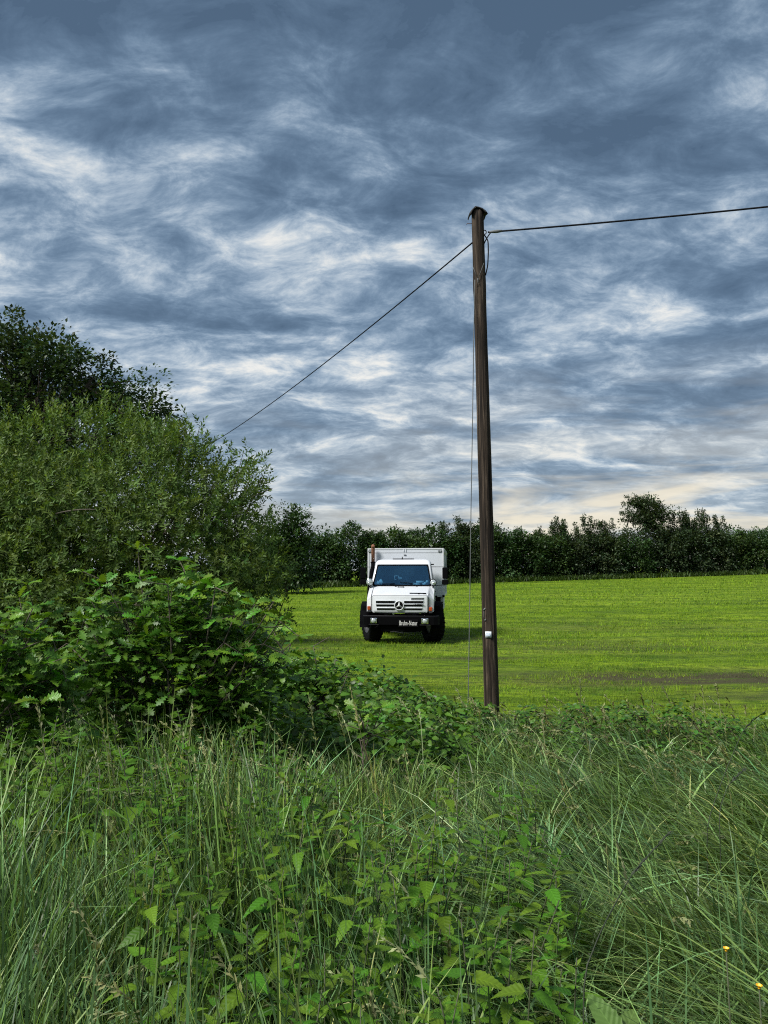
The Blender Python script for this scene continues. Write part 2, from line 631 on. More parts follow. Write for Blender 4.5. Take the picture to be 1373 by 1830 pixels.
def plant_tree(name, label, cat, base, lobes, clumps, clump_r, per, leaf, width, lmat, bmat, trunk_r, group=None,
               tint=(.6, 1.3, .1), shell=.4, spires=(), part='crown', zmin=.15, limbs=3, lean=(0, 0), C_in=None, spire_r=.2):
    """thing > trunk, limb(s), crown; all coordinates in the world, the Empty sits at the trunk's base"""
    bx, by = base
    bz = float(ground_z(bx, by))
    root = empty(name, (bx, by, bz))
    tag(root, label, cat, group)
    off = np.array([bx, by, bz])
    L = np.array(lobes, float)
    cen = (L[:, :3] * (L[:, 3:4])).sum(0) / L[:, 3].sum()
    C = crown(lobes, clumps, clump_r, per, leaf, zmin=bz + zmin, shell=shell) if C_in is None else C_in
    extra = []
    for (p0, p1, m) in spires:
        t = (RNG.random(m * 2) ** 1.35)[:, None]
        m = len(t)
        extra.append(np.asarray(p0) * (1 - t) + np.asarray(p1) * t + RNG.normal(0, 1, (m, 3)) * np.array([1, 1, .5]) * (clump_r * (.62 * (1 - t) ** .9 + .02)))
    fork = off + (cen - off) * np.array([.35, .35, .45])
    gt = Geo()
    gt.tube(bez(off - [0, 0, .1], off + [0, 0, .5 * (fork - off)[2]], fork, 7) - off, np.linspace(trunk_r, trunk_r * .7, 7), 8)
    gt.obj('trunk', bmat, root, smooth=True)
    order = np.argsort(-L[:, 3] * L[:, 5])
    used = 0
    for k in order[:max(limbs, 1)]:
        gl = Geo()
        c = L[k, :3]
        tip = c + np.array([0, 0, L[k, 5] * .35])
        mid_ = (fork + tip) / 2 + np.array([0, 0, .12 * np.linalg.norm(tip - fork)])
        gl.tube(bez(fork, mid_, tip, 7) - off, np.linspace(trunk_r * .62, trunk_r * .15, 7), 6)
        near = C[np.argsort(((C - c) ** 2).sum(1))[:: max(1, len(C) // 90)][:26]]
        for q_ in near:
            t = RNG.uniform(.25, .95)
            p = (1 - t) ** 2 * fork + 2 * t * (1 - t) * mid_ + t * t * tip
            gl.tube(bez(p, (p + q_) / 2 + RNG.normal(0, .06, 3), q_, 4) - off, np.linspace(trunk_r * .2, trunk_r * .05, 4), 4, cap=False)
        gl.obj('limb', bmat, root, smooth=True)
    crs = np.full(len(C), clump_r)
    outd = norm(C - cen)
    gc = Geo()
    gc.add(*leaves_on(C - off, crs, per, leaf, width, outd, tint, zmin=zmin * .3))
    if extra:
        E = np.concatenate(extra)
        gc.add(*leaves_on(E - off, np.full(len(E), spire_r), 9, leaf * .85, width * .8, np.tile([-.3, 0, .9], (len(E), 1)), tint, zmin=zmin * .3))
    for (p0, p1, m) in spires:
        gc.tube(np.linspace(np.asarray(p0) - off, np.asarray(p1) - off, 4), np.linspace(.03, .008, 4), 4)
    gc.obj(part, lmat, root, tint=True)
    return root


M_BARK = simple('bark', (.085, .070, .052), .9, noise=.5, nscale=14, bump=.6)
M_HEDGE = leafmat('hedge_leaf', (.038, .078, .022), trans=.22, rough=.5, spec=.3)
M_HEDGE2 = leafmat('hedge_leaf_light', (.052, .092, .026), trans=.25, rough=.5, spec=.3)
M_SPIRE = leafmat('silvery_leaf', (.045, .072, .030), trans=.25, rough=.5, spec=.35)


def hedge_y(px):
    return 68 + (px - 540) / (1373 - 540) * 17


HEDGE = [  # centre px, half width px, top py, style, distance or None, label
    (455, 55, 958, 'd', None, None),
    (512, 44, 906, 't', 56, 'dark round-headed tree standing between the big willow and the far hedge'),
    (566, 46, 955, 'd', None, 'leftmost dark shrub of the far hedge, beside the round-headed tree'),
    (626, 52, 938, 'd', None, 'broad dark shrub of the far hedge rising just left of the truck'),
    (700, 48, 946, 'l', None, 'lighter green shrub of the far hedge right behind the truck box'),
    (765, 46, 945, 'd', None, 'low dark shrub of the far hedge above the right end of the truck box'),
    (818, 34, 926, 's', None, 'thin feathery tree poking above the hedge just left of the pole'),
    (868, 42, 930, 'd', None, 'dark shrub of the far hedge directly behind the wooden pole'),
    (918, 46, 950, 'd', None, 'low dark shrub of the far hedge just right of the pole'),
    (966, 40, 953, 'l', None, 'lowest shrub of the far hedge right of the pole, before the pointed ones'),
    (1002, 38, 930, 's', None, 'left one of two pointed spiky shrubs between pole and wind-swept tree'),
    (1056, 40, 921, 's', None, 'right one of two pointed spiky shrubs, next to the wind-swept tree'),
    (1106, 44, 958, 'd', None, 'dark shrub filling the hedge below the wind-swept tree at its left'),
    (1156, 46, 876, 'w', None, 'tallest tree of the far hedge, wind-swept crown leaning to the left'),
    (1206, 40, 910, 's', None, 'pointed spiky tree just right of the tall wind-swept tree'),
    (1252, 40, 913, 's', None, 'second pointed spiky tree right of the tall wind-swept tree'),
    (1306, 42, 950, 'l', None, 'rounded lighter shrub of the far hedge near the right edge of the photo'),
    (1362, 44, 946, 'd', None, 'dark shrub of the far hedge at the right edge of the photo'),
    (1425, 50, 940, 'd', None, None),
]
for (pc, hw, top, style, Yd, lab) in HEDGE:
    Yc = Yd or hedge_y(pc)
    c = at(pc, 1000, Yc)
    gz_ = float(ground_z(c.x, Yc))
    zt = at(pc, top, Yc).z
    rx = hw * Yc / FPX * 1.12
    h = zt - gz_
    ph = RNG.uniform(0, 6)
    lob = [(c.x, Yc, gz_ + h * .5, rx, 1.9, h * .5), (c.x - rx * .4, Yc + .3, gz_ + h * .35, rx * .7, 1.8, h * .36)]
    sp = []
    nc = 330

    def prof(x, hh=h, cx=c.x, rx=rx, ph=ph, gz_=gz_):
        q_ = (x - cx) / rx
        return gz_ + hh * (1.0 - .20 * q_ ** 2 - .05 * (1 + np.sin(q_ * 7 + ph)) - .04 * np.sin(q_ * 15 + ph)) - .15
    Cin = None
    if style in 'dl':
        Cin = box_clumps(c.x - rx * 1.08, c.x + rx * 1.08, Yc - 1.7, Yc + 1.3, gz_ + .1, prof, nc)
        for k in range(9):
            ux, uy = c.x + RNG.uniform(-1, 1) * rx, Yc + RNG.uniform(-.8, .6)
            tz = float(prof(ux))
            sp.append(((ux, uy, tz - .3), (ux + RNG.normal(0, .15), uy, tz + RNG.uniform(.15, .55)), 7))
    if style == 't':
        lob = [(c.x, Yc, gz_ + h * .68, rx * .92, 1.6, h * .33), (c.x - .3, Yc, gz_ + h * .4, rx * 1.05, 1.7, h * .33),
               (c.x + .4, Yc, gz_ + h * .22, rx, 1.6, h * .26)]
    if style == 's':
        hb = h * .74
        Cin = box_clumps(c.x - rx * 1.08, c.x + rx * 1.08, Yc - 1.7, Yc + 1.3, gz_ + .1, lambda x: prof(x, hb), nc)
        for k in range(13):
            ux = c.x + RNG.uniform(-.95, .95) * rx
            uy = Yc + RNG.uniform(-.9, .6)
            th = zt - abs(ux - c.x) / rx * h * .15 - RNG.uniform(0, .9) * (k > 1)
            sp.append(((ux, uy, gz_ + hb * .75), (ux - RNG.uniform(.10, .60), uy, th + .35), 24))
    if style == 'w':
        hb = h * .62
        Cin = box_clumps(c.x - rx * 1.1, c.x + rx * 1.2, Yc - 1.7, Yc + 1.3, gz_ + .1, lambda x: prof(x, hb), nc)
        up = crown([(c.x - .05 * rx, Yc, gz_ + h * .72, rx * .80, 1.3, h * .19), (c.x - .12 * rx, Yc, gz_ + h * .86, rx * .55, 1.0, h * .10),
                    (c.x + .35 * rx, Yc, gz_ + h * .68, rx * .6, 1.2, h * .20)], 130, .5, 1, .2, shell=.5)
        Cin = np.concatenate([Cin, up])
        for k in range(20):
            a0 = np.array((c.x + RNG.uniform(-.3, .5) * rx, Yc + RNG.uniform(-.6, .6), gz_ + h * RNG.uniform(.52, .90)))
            sp.append((a0, a0 + np.array((-rx * RNG.uniform(.35, .8), 0, h * RNG.uniform(.02, .13))), 14))
    if lab is None:
        lab = 'dark shrub of the far hedge hidden behind the big willow' if pc < 600 else 'dark shrub of the far hedge cut off by the right edge of the photo'
    m_ = M_HEDGE2 if style == 'l' else (M_SPIRE if style in 'sw' else M_HEDGE)
    plant_tree('hedge_tree' if style in 'tw' else 'hedge_shrub', lab, 'tree' if style in 'tw' else 'shrub', (c.x, Yc), lob,
               330, .60, 34, .25, .60, m_, M_BARK, .10, 'far hedge along the field',
               tint=(.55, 1.3, .10), spires=sp, zmin=.02, limbs=2, C_in=Cin, spire_r=.22)

# tree tops standing beyond the hedge
for (pc, hw, top, Yc, lab) in ((1298, 26, 937, 125, 'small dark round tree top showing beyond the hedge at right'),
                               (1338, 30, 944, 135, 'second dark tree top beyond the hedge, close to the right edge')):
    c = at(pc, 1000, Yc)
    gz_ = float(ground_z(c.x, Yc))
    zt = at(pc, top, Yc).z
    rx = hw * Yc / FPX
    h = zt - gz_
    plant_tree('distant_tree', lab, 'tree', (c.x, Yc), [(c.x, Yc, gz_ + h * .62, rx, 2, h * .38), (c.x + .5, Yc, gz_ + h * .4, rx * 1.1, 2, h * .3)],
               120, .9, 22, .4, .6, M_HEDGE, M_BARK, .2, 'trees beyond the hedge', limbs=2)


# rank grass and nettles left standing along the hedge foot
def hedge_foot():
    n = 16000
    px = RNG.uniform(430, 1440, n)
    y = hedge_y(px) - 2.0 - RNG.random(n) ** 2 * 1.3
    x = (px - CXP) / FPX * y
    P = np.stack([x, y, ground_z(x, y)], 1)
    V, F, per = ribbons(P, RNG.uniform(.25, .75, n), np.full(n, .09), RNG.uniform(0, 2 * PI, n), RNG.uniform(.2, .9, n), 2)
    gg = Geo()
    gg.add(V, F, np.repeat(tints(n, 1, .5, 1.2, .1), per, 0))
    tag(gg.obj('rough_grass', leafmat('rough_grass', (.055, .10, .018), trans=.25, rough=.6), tint=True),
        'dark uncut grass along the foot of the far hedge', 'grass', kind='stuff')


hedge_foot()


# ------------------------------------------------------------------ big trees on the left
M_OAKTREE = leafmat('oak_tree_leaf', (.034, .064, .022), trans=.22, rough=.5, spec=.3)
# old oak standing behind the willow
Yo = 21.0


def ol(px, py, rxp, rzp, ry, Y):
    c = at(px, py, Y)
    k = Y / FPX
    return (c.x, Y, c.z, rxp * k, ry, rzp * k)


plant_tree('oak_tree', 'dark old oak tree towering behind the rounded willow at the left edge', 'tree', (-10.6, Yo),
           [ol(-60, 740, 130, 165, 2.4, Yo), ol(60, 700, 85, 100, 2.0, Yo), ol(20, 630, 52, 58, 1.3, Yo), ol(108, 645, 42, 42, 1.1, Yo - .5),
            ol(165, 694, 64, 58, 1.4, Yo - .6), ol(252, 724, 52, 54, 1.2, Yo), ol(110, 790, 170, 80, 2.0, Yo), ol(270, 800, 60, 60, 1.2, Yo),
            ol(-20, 900, 200, 120, 2.2, Yo)],
           620, .50, 110, .115, .66, M_OAKTREE, M_BARK, .28, tint=(.5, 1.5, .10), shell=.36, limbs=6)

# ------------------------------------------------------------------ the rounded willow
M_WILLOW = leafmat('willow_leaf', (.095, .158, .034), trans=.34, rough=.55, spec=.22)


def build_willow():
    bx, by = -4.3, 11.6
    root = empty('willow_bush', (bx, by, 0))
    tag(root, 'big rounded willow bush with small grey-green leaves left of the truck', 'tree')
    off = np.array([bx, by, 0])
    Yw = 11.4
    lobes = [ol(130, 975, 285, 238, 2.0, Yw + .3), ol(300, 985, 190, 210, 1.7, Yw), ol(-60, 990, 260, 215, 1.9, Yw),
             ol(430, 1050, 92, 135, 1.2, Yw - .3), ol(40, 1080, 260, 130, 1.8, Yw - .6), ol(330, 1110, 170, 90, 1.5, Yw - .5),
             ol(385, 930, 85, 130, 1.2, Yw)]
    L = np.array(lobes)
    # a few leafy stems, each mostly clothed in shoots
    n = 15500
    vol = (L[:, 3] * L[:, 4] * L[:, 5]) ** .72
    vol[3] *= .55
    vol[6] *= .30
    k = RNG.choice(len(L), n, p=vol / vol.sum())
    d = norm(RNG.normal(0, 1, (n, 3)) + np.array([0, -.35, .1]))
    r = 1 - .6 * RNG.random(n) ** 1.6
    # bumpy surface
    bump = 1 + .11 * np.sin(d[:, 0] * 9 + k) * np.sin(d[:, 2] * 8 + 2 * k) + .07 * np.sin(d[:, 0] * 21 + d[:, 2] * 17)
    C = L[k, :3] + d * (r * bump)[:, None] * L[k, 3:]
    lumps = np.sin(C[:, 0] * 4.1 + np.sin(C[:, 2] * 3)) * np.sin(C[:, 2] * 4.7 + 1.3 * np.sin(C[:, 0] * 2.2)) + .6 * np.sin(C[:, 0] * 9.3 + C[:, 2] * 7.1)
    thin = (lumps < -.25) & (r > .78) & (RNG.random(n) < .75)
    C, d, k, r = C[~thin], d[~thin], k[~thin], r[~thin]
    n = len(C)
    D = d + np.array([0, 0, .25]) + RNG.normal(0, .5, (n, 3))
    ok = C[:, 2] > .15
    C, D = C[ok], D[ok]
    # loose upright shoots against the sky on the right shoulder
    ex_c, ex_d, ex_s = [], [], []
    for (px, py) in [(322, 765), (335, 752), (342, 790), (358, 760), (352, 812), (372, 785), (385, 815), (398, 836), (412, 824), (425, 848),
                     (436, 806), (441, 828), (452, 842), (462, 832), (470, 848), (455, 872), (440, 880), (468, 890), (420, 872), (478, 925), (462, 930),
                     (405, 862), (447, 905), (488, 960), (430, 930), (372, 838), (500, 985), (512, 1010), (522, 1032), (330, 800), (395, 880),
                     (410, 900), (475, 965), (495, 1000), (425, 905), (385, 855)]:
        tip = np.array(at(px, py, Yw + RNG.uniform(-.5, .6)))
        base = tip + np.array([RNG.uniform(-.5, -.1), RNG.uniform(-.1, .1), -RNG.uniform(.5, .8)])
        for t in np.linspace(.30, 1.0, 7):
            ex_c.append(base * (1 - t) + tip * t + RNG.normal(0, .03, 3) * (1.2 - t) * 2)
            ex_d.append(tip - base + RNG.normal(0, .3, 3))
        ex_s.append((base, tip))
    # tufts breaking the dome's outline
    for _ in range(90):
        px = RNG.uniform(-40, 320)
        py = 738 + .0011 * (px - 150) ** 2 + RNG.uniform(-18, 22)
        tip = np.array(at(px, py, Yw + RNG.uniform(-.6, .6)))
        for t in (0, .4, .8):
            ex_c.append(tip - np.array([0, 0, .28 * (1 - t)]) + RNG.normal(0, .03, 3))
            ex_d.append(np.array([RNG.normal(0, .4), RNG.normal(0, .4), 1.0]))
    C = np.concatenate([C, ex_c])
    D = norm(np.concatenate([D, ex_d]))
    m = len(C)
    # a shoot: leaves in a spiral along the twig and a rosette at its tip
    per = 13
    s = np.tile(np.linspace(.05, 1, per), m)
    idx = np.repeat(np.arange(m), per)
    ln = RNG.uniform(.13, .24, m)[idx]
    M = frames(D)
    th = np.tile(np.arange(per) * 2.4, m) + RNG.uniform(0, 6, m)[idx]
    side = M[idx, :, 0] * np.cos(th)[:, None] + M[idx, :, 2] * np.sin(th)[:, None]
    P = C[idx] + D[idx] * (s * ln)[:, None]
    fwd = side * (1.25 - .55 * s)[:, None] + D[idx] * (.35 + .75 * s)[:, None] + RNG.normal(0, .2, (len(idx), 3))
    LM = frames(fwd, D[idx] + RNG.normal(0, .25, (len(idx), 3)))
    V, F, nn = scatter(LEAF_V * np.array([.36, 1, .4]), LEAF_F, LM, P - off, RNG.uniform(.050, .092, len(idx)))
    b = RNG.uniform(.65, 1.25, m)[idx] * RNG.uniform(.8, 1.2, len(idx))
    h = RNG.normal(0, .08, m)[idx]
    T = np.repeat(np.stack([b * (1 + h), b, b * (1 - h)], 1), nn, 0)
    gc = Geo()
    gc.add(V, F, T)
    gc.obj('crown', M_WILLOW, root, tint=True)
    # stems
    for k in range(9):
        gs = Geo()
        tgt = L[k % len(L), :3] + RNG.normal(0, .3, 3)
        b0 = np.array([bx + RNG.uniform(-.5, .5), by + RNG.uniform(-.3, .3), -.05])
        mid_ = b0 * .45 + tgt * .55 + np.array([0, 0, .3])
        gs.tube(bez(b0, mid_, tgt + [0, 0, .5], 8) - off, np.linspace(.06, .012, 8), 6)
        for _ in range(22):
            q_ = C[RNG.integers(0, n // 2)]
            if np.linalg.norm(q_ - tgt) > 1.9:
                continue
            t = RNG.uniform(.5, 1)
            p = (1 - t) ** 2 * b0 + 2 * t * (1 - t) * mid_ + t * t * (tgt + [0, 0, .5])
            gs.tube(bez(p, (p + q_) / 2 + [0, 0, .1], q_, 5) - off, np.linspace(.014, .004, 5), 4, cap=False)
        gs.obj('stem', M_BARK, root, smooth=True)
    gs = Geo()
    for (a, b_) in ex_s:
        gs.tube(np.linspace(a, b_, 4) - off, np.linspace(.009, .003, 4), 4, cap=False)
    gs.obj('twig', M_BARK, root)
    # pale arching twig and a bare one at the right
    for (p, q_, r_) in ((at(100, 918, 9.7), at(140, 908, 9.6), at(172, 911, 9.6)), (at(452, 888, 11.3), at(470, 879, 11.2), at(487, 873, 11.2))):
        gs = Geo()
        gs.tube(bez(p, q_, r_, 6) - off, np.linspace(.010, .006, 6), 5)
        gs.obj('bare_twig', M_BARK, root)
    return root


build_willow()


# ------------------------------------------------------------------ leaf shapes
def lobed_leaf(name, outline, material, fold=.12, droop=.25, veins=0.):
    """leaf blade with a folded midrib: outline = [(half width, along)] from base to tip; two leaf halves"""
    o = np.array(outline, float)
    n = len(o)
    mid_ = np.stack([np.zeros(n), o[:, 1], -droop * o[:, 1] ** 2], 1)
    wave = veins * np.where(np.arange(n) % 2 == 0, 1, -1)
    r_ = np.stack([o[:, 0], o[:, 1], fold * o[:, 0] - droop * o[:, 1] ** 2 + wave * o[:, 0]], 1)
    l_ = r_ * np.array([-1, 1, 1])
    V = np.concatenate([mid_, r_, l_])
    i = np.arange(n - 1)
    Q = np.concatenate([np.stack([i, n + i, n + i + 1, i + 1], 1), np.stack([i, i + 1, 2 * n + i + 1, 2 * n + i], 1)])
    return V, [Q]


OAK_OUT = [(.015, 0), (.03, .08), (.15, .18), (.05, .27), (.25, .40), (.09, .48), (.34, .64), (.12, .70), (.27, .84), (.10, .88), (.11, .97), (.0, 1.0)]
# nettle: broad heart-shaped base, toothed edge, long tip
NET = []
for k in range(19):
    t = k / 18
    wd = .27 * (math.sin(PI * min(1, (t * .92 + .10)) ** .62)) ** .9 * (1 - .30 * t) if 0 < t < 1 else (.02 if t == 0 else 0)
    NET.append((max(wd * (1.0 if k % 2 else .80), 0.0), t + (.022 if k % 2 else 0) * (t < 1)))
BRAM = [(.01, 0), (.20, .10), (.30, .25), (.28, .30), (.36, .42), (.33, .47), (.34, .60), (.29, .64), (.26, .76), (.20, .80), (.14, .90), (0, 1.0)]

M_OAKLEAF = leafmat('young_oak_leaf', (.095, .215, .016), trans=.35, rough=.42, spec=.4, mode='rnd', var=.35, hue=.03)
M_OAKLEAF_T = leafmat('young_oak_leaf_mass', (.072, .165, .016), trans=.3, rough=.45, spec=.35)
M_NETTLE = leafmat('nettle_leaf', (.082, .180, .012), trans=.32, rough=.5, spec=.32, mode='rnd', var=.30, hue=.025)
M_NETTLE_T = leafmat('nettle_leaf_mass', (.085, .185, .013), trans=.32, rough=.5, spec=.3)
M_NSTEM = simple('nettle_stem', (.045, .055, .022), .7, noise=.3, nscale=8)
M_BRAMBLE = leafmat('bramble_leaf', (.058, .135, .014), trans=.3, rough=.42, spec=.42, mode='rnd', var=.4, hue=.03)
M_CANE = simple('bramble_cane', (.085, .050, .035), .7, noise=.4, nscale=10)
OAKV = [lobed_leaf('o', OAK_OUT, None, f, d, .05) for f, d in ((.15, .25), (-.1, .12), (.3, .45))]
OAK_ME = [np_mesh('oak_leaf', v, f, M_OAKLEAF) for v, f in OAKV]
NETV = [lobed_leaf('n', NET, None, f, d, .05) for f, d in ((.22, .14), (.10, .05), (.30, .26), (.08, .18))]
NET_ME = [np_mesh('nettle_leaf', v, f, M_NETTLE) for v, f in NETV]
BRAV = lobed_leaf('b', BRAM, None, .18, .22, .04)
BRA_ME = np_mesh('bramble_leaflet', BRAV[0], BRAV[1], M_BRAMBLE)


def leaf_obj(name, me, parent, P, fwd, size, up=None):
    f = Vector(fwd).normalized()
    u = Vector(up if up is not None else (0, 0, 1))
    s = f.cross(u)
    if s.length < 1e-4:
        s = Vector((1, 0, 0))
    s.normalize()
    nn = s.cross(f)
    m = Matrix(((s.x, f.x, nn.x), (s.y, f.y, nn.y), (s.z, f.z, nn.z))).to_4x4()
    o = bpy.data.objects.new(name, me)
    o.matrix_local = Matrix.Translation(P) @ m @ Matrix.Scale(size, 4)
    return link(o, parent)


# ------------------------------------------------------------------ oak saplings in front of the willow
def oak_sapling(label, base, tips, nleaf_obj, fill_lobes, fill_n, leaf=.115, trunk_r=.03):
    bx, by = base
    root = empty('oak_sapling', (bx, by, 0))
    tag(root, label, 'sapling', 'young oaks under the willow')
    off = np.array([bx, by, 0.])
    gt = Geo()
    fork = off + np.array([.02, 0, .55])
    gt.tube(np.linspace(off - [0, 0, .05], fork, 5) - off, np.linspace(trunk_r, trunk_r * .75, 5), 7)
    gt.obj('trunk', M_BARK, root, smooth=True)
    ros = []
    for tip in tips:
        tip = np.array(tip)
        gl = Geo()
        m_ = fork * .5 + tip * .5 + np.array([0, 0, -.05]) + RNG.normal(0, .05, 3)
        path = bez(fork + RNG.normal(0, .03, 3), m_, tip, 7)
        gl.tube(path - off, np.linspace(trunk_r * .55, .004, 7), 5)
        for k in (3, 4, 5, 5, 6):
            e = path[k] + norm(RNG.normal(0, 1, 3) + np.array([0, -.3, .5])) * RNG.uniform(.12, .26)
            gl.tube(np.linspace(path[k], e, 3) - off, np.linspace(.005, .003, 3), 4, cap=False)
            ros.append((e, e - path[k]))
        ros.append((tip, path[-1] - path[-2]))
        gl.obj('branch', M_BARK, root, smooth=True)
    cnt = 0
    ros.sort(key=lambda q_: q_[0][1] - .6 * q_[0][2])
    for (e, d) in ros:
        d = norm(np.array(d))
        for j in range(RNG.integers(5, 8)):
            if cnt >= nleaf_obj:
                break
            th = j * 2.4 + RNG.uniform(0, .8)
            s = np.array([math.cos(th), math.sin(th), RNG.uniform(-.25, .45)])
            f = s * 1.1 + d * .5 + np.array([0, -.1, .1])
            up = np.array([0, -.35, 1.]) + RNG.normal(0, .45, 3)
            leaf_obj('leaf', OAK_ME[RNG.integers(0, 3)], root, Vector(e - off + s * .012), f, leaf * RNG.uniform(.7, 1.25), up)
            cnt += 1
    # the many leaves deeper in the bush
    C = crown(fill_lobes, fill_n, .1, 1, leaf, zmin=.12, shell=.5)
    per = 7
    idx = np.repeat(np.arange(len(C)), per)
    th = np.tile(np.arange(per) * 2.4, len(C)) + RNG.uniform(0, 6, len(C))[idx]
    s = np.stack([np.cos(th), np.sin(th), RNG.uniform(-.3, .6, len(idx))], 1)
    fwd = s + RNG.normal(0, .2, s.shape)
    P = C[idx] + s * RNG.uniform(.0, .06, len(idx))[:, None]
    ok = P[:, 2] > .05
    P, fwd, idx = P[ok], fwd[ok], idx[ok]
    M = frames(fwd, np.array([0, -.3, 1.]) + RNG.normal(0, .5, fwd.shape))
    V, F, n = scatter(OAKV[0][0], OAKV[0][1], M, P - off, leaf * RNG.uniform(.55, 1.15, len(P)))
    gg = Geo()
    gg.add(V, F, tints(len(P), n, .55, 1.35, .10))
    o = gg.obj('foliage', M_OAKLEAF_T, root, tint=True)
    tag(o, kind='stuff')
    return root


def pts(lst, Y, j=.3):
    return [tuple(at(px, py, Y + random.uniform(-j, j))) for px, py in lst]


Ys = 6.6
oak_sapling('bushy young oak with lobed leaves in front of the willow', (-1.75, Ys),
            pts([(190, 1040), (215, 1075), (250, 1030), (300, 1045), (330, 1020), (345, 1065), (385, 1050), (375, 1095), (420, 1100), (455, 1080), (490, 1075),
                 (500, 1110), (270, 1100), (235, 1130), (150, 1110), (120, 1150), (180, 1170), (310, 1130), (440, 1150), (480, 1160), (210, 1210),
                 (300, 1200), (390, 1170), (130, 1220), (360, 1230), (430, 1220), (520, 1150), (265, 1060), (160, 1070)], Ys, .35),
            300, [ol(320, 1170, 165, 120, .5, Ys), ol(200, 1160, 110, 90, .45, Ys), ol(430, 1170, 100, 80, .4, Ys), ol(280, 1260, 200, 85, .45, Ys), ol(330, 1085, 80, 60, .3, Ys), ol(330, 1330, 190, 90, .45, Ys), ol(440, 1260, 90, 80, .4, Ys)],
            760)
Ys2 = 5.6
oak_sapling('young oak reaching in with low branches at the left edge of the photo', (-3.15, Ys2),
            pts([(15, 1110), (40, 1095), (60, 1130), (100, 1160), (25, 1165), (75, 1190), (120, 1215), (40, 1220), (90, 1250), (10, 1250), (140, 1280), (60, 1085)], Ys2, .3),
            160, [ol(0, 1190, 110, 90, .4, Ys2), ol(70, 1220, 70, 50, .3, Ys2), ol(20, 1320, 130, 90, .4, Ys2)], 260)
# seedlings among the nettles right of the sapling
Ys3 = 8.4
oak_sapling('low young oak spreading right of the bushy one, below the field edge', (-.75, Ys3),
            pts([(520, 1175), (560, 1155), (600, 1180), (625, 1195), (575, 1200), (540, 1215), (505, 1200), (590, 1225), (490, 1130), (500, 1160)], Ys3, .3),
            140, [ol(540, 1220, 90, 50, .4, Ys3), ol(490, 1230, 60, 60, .4, Ys3)], 90)
oak_sapling('tiny bright oak seedling in the grass between sapling and pole', (-.18, 6.0),
            pts([(650, 1292), (672, 1300), (640, 1305)], 6.0, .1), 24, [ol(655, 1310, 15, 10, .08, 6.0)], 3, leaf=.10, trunk_r=.008)


# ------------------------------------------------------------------ wooden pole with its wires
def wood_material():
    m, q, b, o = mat('weathered_pole_wood')
    co = q.n('ShaderNodeTexCoord').outputs['Object']
    gr = q.noise(q.mapping(co, (26, 26, .9)), 1.0, 8, .65, .6)
    fine = q.noise(q.mapping(co, (90, 90, 2.0)), 1.0, 5, .6, .3)
    blot = q.noise(q.mapping(co, (5, 5, 1.2)), 1.0, 4, .6)
    c = q.ramp(gr, [(.38, (.003, .0025, .002)), (.45, (.017, .0125, .009)), (.53, (.055, .040, .028)), (.64, (.155, .120, .088))])
    c = q.mix(q.ramp(fine, [(.40, (.8,) * 3), (.56, (0, 0, 0))]), c, (.018, .013, .010, 1))
    c = q.mix(q.m('MULTIPLY', q.ramp(blot, [(.45, (0, 0, 0)), (.7, (1, 1, 1))]), .5), c, (.030, .022, .016, 1))
    q.put(b.inputs['Base Color'], c)
    b.inputs['Roughness'].default_value = .85
    b.inputs['Specular IOR Level'].default_value = .2
    bp = q.n('ShaderNodeBump')
    bp.inputs['Strength'].default_value = .9
    bp.inputs['Distance'].default_value = .02
    q.put(bp.inputs['Height'], q.m('ADD', gr, q.m('MULTIPLY', fine, .4)))
    q.put(b.inputs['Normal'], bp.outputs[0])
    return m


M_WOOD = wood_material()
M_TAR = simple('tarred_sheet', (.008, .007, .007), .75, noise=.4, nscale=30, bump=.4)
M_WIRE = simple('cable_sheath', (.006, .007, .010), .8, spec=.15)
M_GALV = simple('galvanised_steel', (.11, .12, .12), .75, metal=.0, noise=.25, nscale=40)
M_WHITE = simple('white_enamel', (.72, .76, .80), .4, noise=.08, nscale=30)
M_RUSTY = simple('rusted_steel', (.12, .065, .040), .8, metal=.2, noise=.5, nscale=40)

YP = 10.5
p_base = at(880, 1296, YP)
p_top = at(853.5, 379, YP)
pole = empty('wooden_pole', (p_base.x, p_base.y, 0))
tag(pole, 'weathered dark wooden telephone pole standing in the verge right of the truck', 'pole')
PB = np.array([p_base.x, YP, 0.])


def pole_c(z):
    t = (z - p_base.z) / (p_top.z - p_base.z)
    return np.array(p_base) * (1 - t) + np.array(p_top) * t


def pole_r(z):
    return .101 - .017 * z / p_top.z


